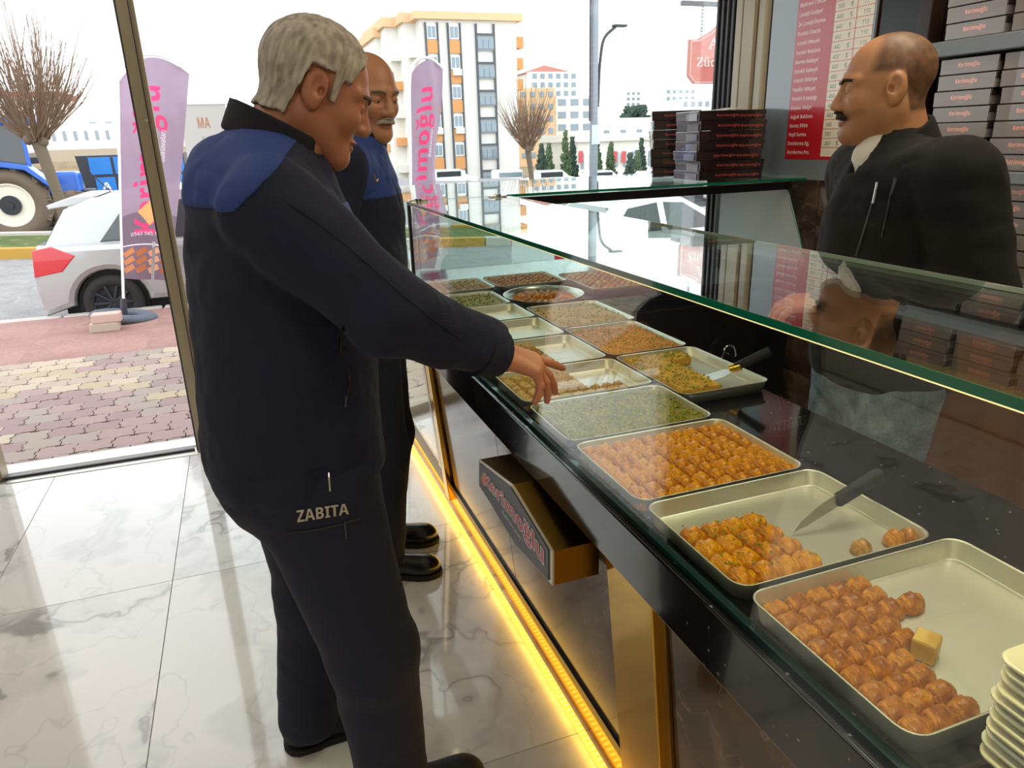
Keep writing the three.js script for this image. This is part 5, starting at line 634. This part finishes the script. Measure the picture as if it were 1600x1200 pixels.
function shoe(g, x0, x1, z, mat, sole, turn = 0) { const L = x1 - x0; const f0 = uni([cap([0.045, 0.055, 0], [L - 0.05, 0.038, 0], 0.046, 0.036), cap([0.05, 0.06, 0], [0.055, 0.11, 0], 0.042, 0.045), ell([L - 0.06, 0.035, 0], [0.06, 0.03, 0.045])], 0.03); const gg = nets((x, y, z2) => Math.max(f0(x, y, z2), 0.012 - y), [-0.02, 0.0, -0.08], [L + 0.02, 0.16, 0.08], 0.005); const s = part(g, 'shoe', gg, mat, [x0, 0, z], [0, turn, 0]); part(s, 'sole', nets((x, y, z2) => Math.max(f0(x, 0.03, z2) - 0.006, y - 0.02, 0.001 - y), [-0.02, -0.01, -0.08], [L + 0.02, 0.04, 0.08], 0.006), sole); return s; }
function cloth(c, rough = 0.85, sheen = 0.3) { return PH({ color: c, roughness: rough, sheen, sheenRoughness: 0.6, sheenColor: new THREE.Color(c).lerp(new THREE.Color(0xffffff), 0.25), bumpMap: clothBump, bumpScale: 0.0008 }); }
const navy = cloth(0x0b1530, 0.85, 0.15), blue = cloth(0x1c3a80, 0.7, 0.2), trous = cloth(0x11172e, 0.85, 0.15), shoeM = PH({ color: 0x0d0d0f, roughness: 0.3, clearcoat: 0.5 }), shoeMatt = S({ color: 0x17171b, roughness: 0.7 }), soleM = S({ color: 0x1a1716, roughness: 0.8 });
const sleeve = (J, s, r) => uni([cap(J['sh' + s], J['el' + s], r[0], r[1]), cap(J['el' + s], J['wr' + s], r[1], r[2])], 0.03);
const leg = (J, s, r) => uni([cap(J['hip' + s], J['kn' + s], r[0], r[1]), cap(J['kn' + s], J['an' + s], r[1], r[2])], 0.04);
function jacketField(J, o) { const torso = uni([cap([J.pelvis[0], o.hem + 0.06, 0], [J.chest[0], J.chest[1], 0], o.rb, o.rc, o.sx, o.sz), cap([J.chest[0], J.shR[1] + 0.005, J.shL[2] * 0.72], [J.chest[0], J.shR[1] + 0.005, J.shR[2] * 0.72], 0.085, 0.085), cap([J.chest[0], J.shR[1], 0], J.neck, 0.1, 0.072), ...(o.extra || [])], 0.07), sl = uni([sleeve(J, 'R', o.rs), sleeve(J, 'L', o.rs)], 0.01), fd = folds(0.011, 8, 6, 8, o.k), fs = folds(0.018, 12, 11, 12, o.k + 3); return (x, y, z) => { let t = smin(torso(x, y, z), sl(x, y, z), 0.02) + fd(x, y, z) + fs(x, y, z) * 0.6; return t; }; }
// ---------- first man: uniform jacket with blue yoke, pointing at the trays ----------
{
  const J = { pelvis: [0.0, 0.92, 0], chest: [0.015, 1.27, 0], neck: [0.045, 1.46, 0], head: [0.118, 1.588, 0], shR: [0.01, 1.40, 0.185], elR: [0.165, 1.232, 0.27], wrR: [0.375, 1.118, 0.19], shL: [0.01, 1.40, -0.185], elL: [0.0, 1.12, -0.25], wrL: [0.01, 0.90, -0.24], hipR: [0.02, 0.87, 0.1], knR: [0.095, 0.47, 0.12], anR: [0.11, 0.09, 0.10], hipL: [0.0, 0.87, -0.09], knL: [0.0, 0.47, -0.14], anL: [-0.055, 0.1, -0.17] };
  const I = person({ label: 'grey haired man in navy and blue uniform jacket pointing at the pastry trays', pos: [0.035, 0, -1.42], turn: 0, joints: J, headPitch: -0.46, headYaw: 0.04, headScale: 0.93, eyeOpen: 0.0016, skin: 0xb5785a, lip: 0x8f4f44, brow: 0x6a6058, nose: 0.0135, hands: { R: { dir: [0.135, -0.062, 0.022], up: [0.25, 1, 0.25], curls: [[0.04, 0.06, 0.06], [0.42, 0.32, 0.2], [0.62, 0.36, 0.22], [0.85, 0.5, 0.3]] }, L: { dir: [0.2, -0.6, 0.05], up: [1, 0.2, -0.3], curls: [[0.3, 0.4, 0.3], [0.35, 0.4, 0.3], [0.4, 0.4, 0.3], [0.4, 0.4, 0.3]] } },
    hair: { label: 'short grey hair', c1: 0x8a8378, c2: 0xc9c2b4, mask: (x, y, z) => { const e = fbm(x * 50, y * 50, z * 50, 2) * 0.012 - 0.006, low = x < -0.03 ? lerp(-0.07, 0.034, sstep(-0.05, -0.03, x)) : x < 0.012 ? 0.034 : lerp(0.034, x < 0.03 ? -0.012 : 0.03, sstep(0.010, 0.016, x)) ; return Math.max(x - 0.046 - 0.3 * (y - 0.03) + e, (low - y) * 0.8 + e); } } });
  const G = I.group, jf = jacketField(J, { hem: 0.86, rb: 0.205, rc: 0.19, sx: 0.88, sz: 1.08, rs: [0.092, 0.074, 0.056], k: 3, extra: [ell([-0.02, 1.43, 0], [0.095, 0.10, 0.15])] }), neckHole = cap([0.05, 1.46, 0], [0.10, 1.60, 0], 0.063, 0.07);
  const jacket = (x, y, z) => Math.max(jf(x, y, z), 0.868 - 0.02 * x + 0.01 * Math.sin(x * 14) - y, -neckHole(x, y, z), x > 0.33 ? x - 0.385 + (y - 1.118) * -0.3 : -1);
  const jm = part(G, 'jacket', nets(jacket, [-0.3, 0.84, -0.4], [0.45, 1.56, 0.42], 0.009), navy); jm.userData.label = 'navy uniform jacket';
  const yokeR = (x, y, z) => Math.max(1.405 - y, (x + 0.02 - (y - 1.43) * 1.2) * 0.64, y - 1.6);
  part(jm, 'yoke', nets((x, y, z) => Math.max(jacket(x, y, z) - 0.0025, yokeR(x, y, z), -neckHole(x, y, z)), [-0.3, 1.36, -0.3], [0.3, 1.58, 0.3], 0.005), blue).userData.label = 'bright blue yoke';
  const chestP = (x, y, z) => Math.max(jacket(x, y, z) - 0.0025, 1.28 - y, y - 1.40, 0.1 - x, Math.abs(z) - 0.13); part(jm, 'chest_panel', nets(chestP, [0.0, 1.24, -0.2], [0.35, 1.42, 0.2], 0.008), blue);
  const col1 = cap([0.015, 1.47, 0], [0.06, 1.58, 0], 0.088, 0.082), col2 = cap([0.015, 1.45, 0], [0.075, 1.62, 0], 0.070, 0.066); part(jm, 'collar', nets((x, y, z) => Math.max(col1(x, y, z), -col2(x, y, z), y - 1.575 + (x + 0.02) * 0.55, 1.512 - (x + 0.02) * 0.6 - y), [-0.14, 1.4, -0.15], [0.2, 1.64, 0.15], 0.005), cloth(0x11151f));
  const cuffM = new THREE.Vector3(0.135, -0.062, -0.03).normalize(); part(jm, 'cuff', rod(V(0.33, 1.138, 0.207), V(0.378, 1.117, 0.189), 0.054, 20, 0.046), navy);
  const tf0 = uni([leg(J, 'R', [0.125, 0.094, 0.082]), leg(J, 'L', [0.12, 0.09, 0.08]), ell([0.0, 0.87, 0], [0.165, 0.14, 0.195])], 0.03), tfd = folds(0.008, 10, 9, 10, 21);
  const tf = (x, y, z) => Math.max(tf0(x, y, z) + tfd(x, y, z), 0.05 - y, y - 0.95); const tm = part(G, 'trousers', nets(tf, [-0.3, 0.03, -0.35], [0.35, 0.98, 0.35], 0.0095), trous); tm.userData.label = 'dark cargo trousers';
  const zab = canvasTex(512, 128, (x) => { x.clearRect(0, 0, 512, 128); x.fillStyle = '#b9b0a0'; x.font = 'bold 112px sans-serif'; x.textAlign = 'center'; x.textBaseline = 'middle'; x.fillText('ZABITA', 256, 66); });
  printOn(tm, G, tf, 'leg_lettering', [[448, 794], [558, 779], [559, 806], [451, 824]], S({ map: zab, transparent: true, alphaTest: 0.4, roughness: 0.5 }));
  stitch(tm, G, tf, 'pocket_flap', [[449, 832], [490, 828], [530, 820], [562, 811]], 0.0022, M.black); stitch(tm, G, tf, 'pocket_zip', [[512, 725], [514, 745], [516, 768]], 0.0028, M.chrome); stitch(tm, G, tf, 'zip_pull', [[538, 815], [540, 828], [541, 842]], 0.0022, M.darkGrey);
  stitch(jm, G, jacket, 'pocket_zip', [[537, 512], [532, 545], [545, 590], [543, 628]], 0.003, M.black); stitch(jm, G, jacket, 'zip_pull', [[541, 618], [540, 636]], 0.0025, M.darkGrey); stitch(jm, G, jacket, 'hem_seam', [[322, 735], [400, 748], [500, 735], [600, 690]], 0.0014, navy); stitch(jm, G, jacket, 'sleeve_seam', [[395, 285], [470, 330], [560, 400], [640, 470], [720, 530]], 0.0012, navy);
  shoe(G, 0.03, 0.33, 0.10, shoeMatt, soleM); shoe(G, -0.125, 0.175, -0.18, shoeMatt, soleM, 0.03);
}
console.log('man 1');
// ---------- second man: bald, moustache, same uniform ----------
{
  const J = { pelvis: [0, 0.95, 0], chest: [0.01, 1.30, 0], neck: [0.03, 1.49, 0], head: [0.075, 1.632, 0], shR: [0, 1.43, 0.18], elR: [-0.06, 1.15, 0.24], wrR: [-0.13, 0.99, 0.10], shL: [0, 1.43, -0.18], elL: [-0.06, 1.15, -0.24], wrL: [-0.15, 0.97, -0.08], hipR: [0, 0.9, 0.09], knR: [0.03, 0.49, 0.10], anR: [0.0, 0.09, 0.10], hipL: [0, 0.9, -0.09], knL: [0.03, 0.49, -0.10], anL: [-0.02, 0.09, -0.10] };
  const I = person({ label: 'bald man with white moustache in navy uniform jacket looking at the trays', pos: [0.335, 0, -2.38], turn: -0.30, joints: J, headPitch: -0.22, headYaw: -0.78, eyeOpen: 0.0026, skin: 0xb8825f, lip: 0x96564a, brow: 0x6b625c, moustache: 0xa59d92, hands: { R: { dir: [0.2, -0.7, 0], up: [1, 0.3, 0], curls: [[0.3, 0.4, 0.3], [0.3, 0.4, 0.3], [0.3, 0.4, 0.3], [0.3, 0.4, 0.3]] }, L: { dir: [0.2, -0.7, 0], up: [1, 0.3, 0], curls: [[0.3, 0.4, 0.3], [0.3, 0.4, 0.3], [0.3, 0.4, 0.3], [0.3, 0.4, 0.3]] } },
    hair: { label: 'white hair around the bald crown', c1: 0xb5b0a8, c2: 0xe6e2da, mask: (x, y, z) => { const e = fbm(x * 50, y * 50, z * 50, 2) * 0.016 - 0.008, low = lerp(-0.06, 0.034, sstep(-0.05, -0.03, x)); return Math.max(x - 0.022 + e, (low - y) * 0.8 + e, y - 0.072 + e); } } });
  const G = I.group, jf = jacketField(J, { hem: 0.9, rb: 0.19, rc: 0.175, sx: 0.85, sz: 1.05, rs: [0.085, 0.068, 0.052], k: 13 }), neckHole = cap([0.03, 1.49, 0], [0.07, 1.62, 0], 0.062, 0.07);
  const jacket = (x, y, z) => Math.max(jf(x, y, z), 0.89 - y, -neckHole(x, y, z)); const jm = part(G, 'jacket', nets(jacket, [-0.3, 0.86, -0.36], [0.32, 1.58, 0.36], 0.011), navy);
  part(jm, 'yoke', nets((x, y, z) => Math.max(jacket(x, y, z) - 0.0025, 1.335 - y, Math.abs(z) - 0.19, y - 1.55), [-0.3, 1.28, -0.3], [0.3, 1.58, 0.3], 0.009), blue).userData.label = 'bright blue yoke';
  const c1 = cap([0.01, 1.46, 0], [0.045, 1.555, 0], 0.092, 0.084), c2 = cap([0.01, 1.45, 0], [0.05, 1.58, 0], 0.08, 0.072); part(jm, 'collar', nets((x, y, z) => Math.max(c1(x, y, z), -c2(x, y, z), y - 1.56 + (x - 0.02) * 0.5, 1.45 - y, x > 0.06 && Math.abs(z) < 0.02 ? 0.01 : -1), [-0.12, 1.42, -0.15], [0.2, 1.62, 0.15], 0.007), cloth(0x151a26));
  part(jm, 'shirt', cap2(), S({ color: 0x3a5a86, roughness: 0.8 })); function cap2() { return nets(cap([0.055, 1.43, 0], [0.075, 1.53, 0], 0.055, 0.05), [-0.05, 1.36, -0.1], [0.16, 1.6, 0.1], 0.008); }
  stitch(jm, G, jacket, 'front_zip', [[598, 250], [618, 290], [632, 340], [640, 400]], 0.003, M.darkGrey); stitch(jm, G, jacket, 'badge', [[583, 272], [585, 278], [588, 284], [590, 280]], 0.003, M.brass);
  const tf0 = uni([leg(J, 'R', [0.115, 0.088, 0.078]), leg(J, 'L', [0.115, 0.088, 0.078]), ell([0, 0.9, 0], [0.15, 0.13, 0.18])], 0.03), fd = folds(0.007, 10, 9, 10, 41); part(G, 'trousers', nets((x, y, z) => Math.max(tf0(x, y, z) + fd(x, y, z), 0.06 - y, y - 0.96), [-0.28, 0.03, -0.32], [0.3, 0.98, 0.32], 0.012), trous);
  shoe(G, -0.09, 0.2, 0.10, shoeM, soleM); shoe(G, -0.11, 0.18, -0.10, shoeM, soleM, 0.1);
}
console.log('man 2');
// ---------- the seller behind the counter ----------
{
  const J = { pelvis: [0, 0.93, 0], chest: [0.02, 1.25, 0], neck: [0.02, 1.44, 0.02], head: [0.06, 1.588, 0.035], shR: [0, 1.385, 0.21], elR: [-0.1, 1.12, 0.27], wrR: [-0.15, 0.9, 0.22], shL: [0, 1.385, -0.21], elL: [-0.04, 1.13, -0.29], wrL: [0.22, 1.10, -0.12], hipR: [0, 0.88, 0.095], knR: [0.03, 0.47, 0.10], anR: [0, 0.09, 0.10], hipL: [0, 0.88, -0.095], knL: [0.02, 0.47, -0.10], anL: [-0.02, 0.09, -0.10] };
  const hm = (x, y, z) => { const low = lerp(-0.06, 0.034, sstep(-0.05, -0.03, x)); return sstep(-0.008, 0.008, y - low) * sstep(0.014, -0.014, x - 0.035 + 0.35 * (y - 0.05)) * (0.5 + 0.45 * fbm(x * 70, y * 70, z * 70, 3)); };
  const I = person({ label: 'shop seller with shaved head and moustache in black fleece jacket behind the counter', pos: [1.55, 0, -1.40], turn: 2.85, joints: J, headPitch: -0.08, headYaw: -0.36, skin: 0xc58f66, lip: 0xa45f50, stubble: 0x8a6247, brow: 0x2c211b, moustache: 0x2e221c, scalp: 0x3a2c24, scalpMask: hm, hands: { R: { dir: [0.15, -0.8, 0], up: [1, 0.2, 0], curls: [[0.5, 0.5, 0.3], [0.5, 0.5, 0.3], [0.5, 0.5, 0.3], [0.5, 0.5, 0.3]] }, L: { dir: [0.8, -0.1, 0.3], up: [0, 1, -0.2], curls: [[0.5, 0.5, 0.3], [0.5, 0.5, 0.3], [0.5, 0.5, 0.3], [0.5, 0.5, 0.3]] } } });
  const G = I.group, jf = jacketField(J, { hem: 0.86, rb: 0.2, rc: 0.185, sx: 0.85, sz: 1.08, rs: [0.095, 0.078, 0.055], k: 23 }), neckHole = cap([0.02, 1.42, 0.02], [0.06, 1.58, 0.06], 0.064, 0.075), vee = cap([0.12, 1.36, 0], [0.12, 1.5, 0], 0.006, 0.05);
  const fleece = cloth(0x0f1013, 0.95, 0.25), jacket = (x, y, z) => Math.max(jf(x, y, z), 0.865 - y, -neckHole(x, y, z), -vee(x, y, z)); const jm = part(G, 'fleece_jacket', nets(jacket, [-0.3, 0.84, -0.42], [0.36, 1.56, 0.4], 0.010), fleece);
  const c1 = cap([0.0, 1.41, 0.01], [0.03, 1.50, 0.03], 0.095, 0.088), c2 = cap([0.0, 1.40, 0.01], [0.035, 1.53, 0.035], 0.078, 0.072); part(jm, 'collar', nets((x, y, z) => Math.max(c1(x, y, z), -c2(x, y, z), y - 1.50 + x * 0.5, 1.40 - y, x > 0.04 && Math.abs(z) < 0.045 ? 0.01 : -1), [-0.14, 1.38, -0.15], [0.16, 1.56, 0.15], 0.006), fleece);
  part(G, 't_shirt', nets(cap([0.045, 1.34, 0.01], [0.055, 1.425, 0.02], 0.072, 0.066), [-0.08, 1.26, -0.12], [0.18, 1.54, 0.12], 0.008), S({ color: 0xe9e4d6, roughness: 0.9 }));
  stitch(jm, G, jacket, 'front_zip', [[1371, 290], [1362, 320], [1350, 360], [1338, 400]], 0.0025, M.darkGrey); stitch(jm, G, jacket, 'zip_pull', [[1371, 285], [1368, 300], [1364, 318]], 0.004, M.chrome); stitch(jm, G, jacket, 'pocket_zip', [[1400, 278], [1393, 300], [1386, 335], [1378, 370]], 0.0025, M.black); stitch(jm, G, jacket, 'zip_pull', [[1400, 278], [1397, 290], [1393, 304]], 0.004, M.darkGrey);
  const tf0 = uni([leg(J, 'R', [0.118, 0.09, 0.08]), leg(J, 'L', [0.118, 0.09, 0.08]), ell([0, 0.88, 0], [0.16, 0.14, 0.19])], 0.03), fd = folds(0.009, 8, 16, 8, 51); const denim = S({ roughness: 0.9, map: tex(256, 256, (u, v) => { const n = fbm(u * 8, v * 8, 4, 4), m = fbm(u * 120, v * 120, 9, 2); return mixc([0.30, 0.36, 0.45], [0.60, 0.65, 0.70], clamp(n * 1.4 - 0.2 + (m - 0.5) * 0.5)); }, true, 3, 3) }); part(G, 'jeans', nets((x, y, z) => Math.max(tf0(x, y, z) + fd(x, y, z), 0.05 - y, y - 0.95), [-0.28, 0.03, -0.33], [0.3, 0.97, 0.33], 0.012), denim);
  shoe(G, -0.09, 0.2, 0.10, shoeMatt, soleM); shoe(G, -0.11, 0.18, -0.10, shoeMatt, soleM);
}
console.log('seller');
scene.traverse((o) => { if (o.isMesh) { o.castShadow = true; o.receiveShadow = true; } if (o.isLight) o.castShadow = true; });
renderer.render(scene, camera);
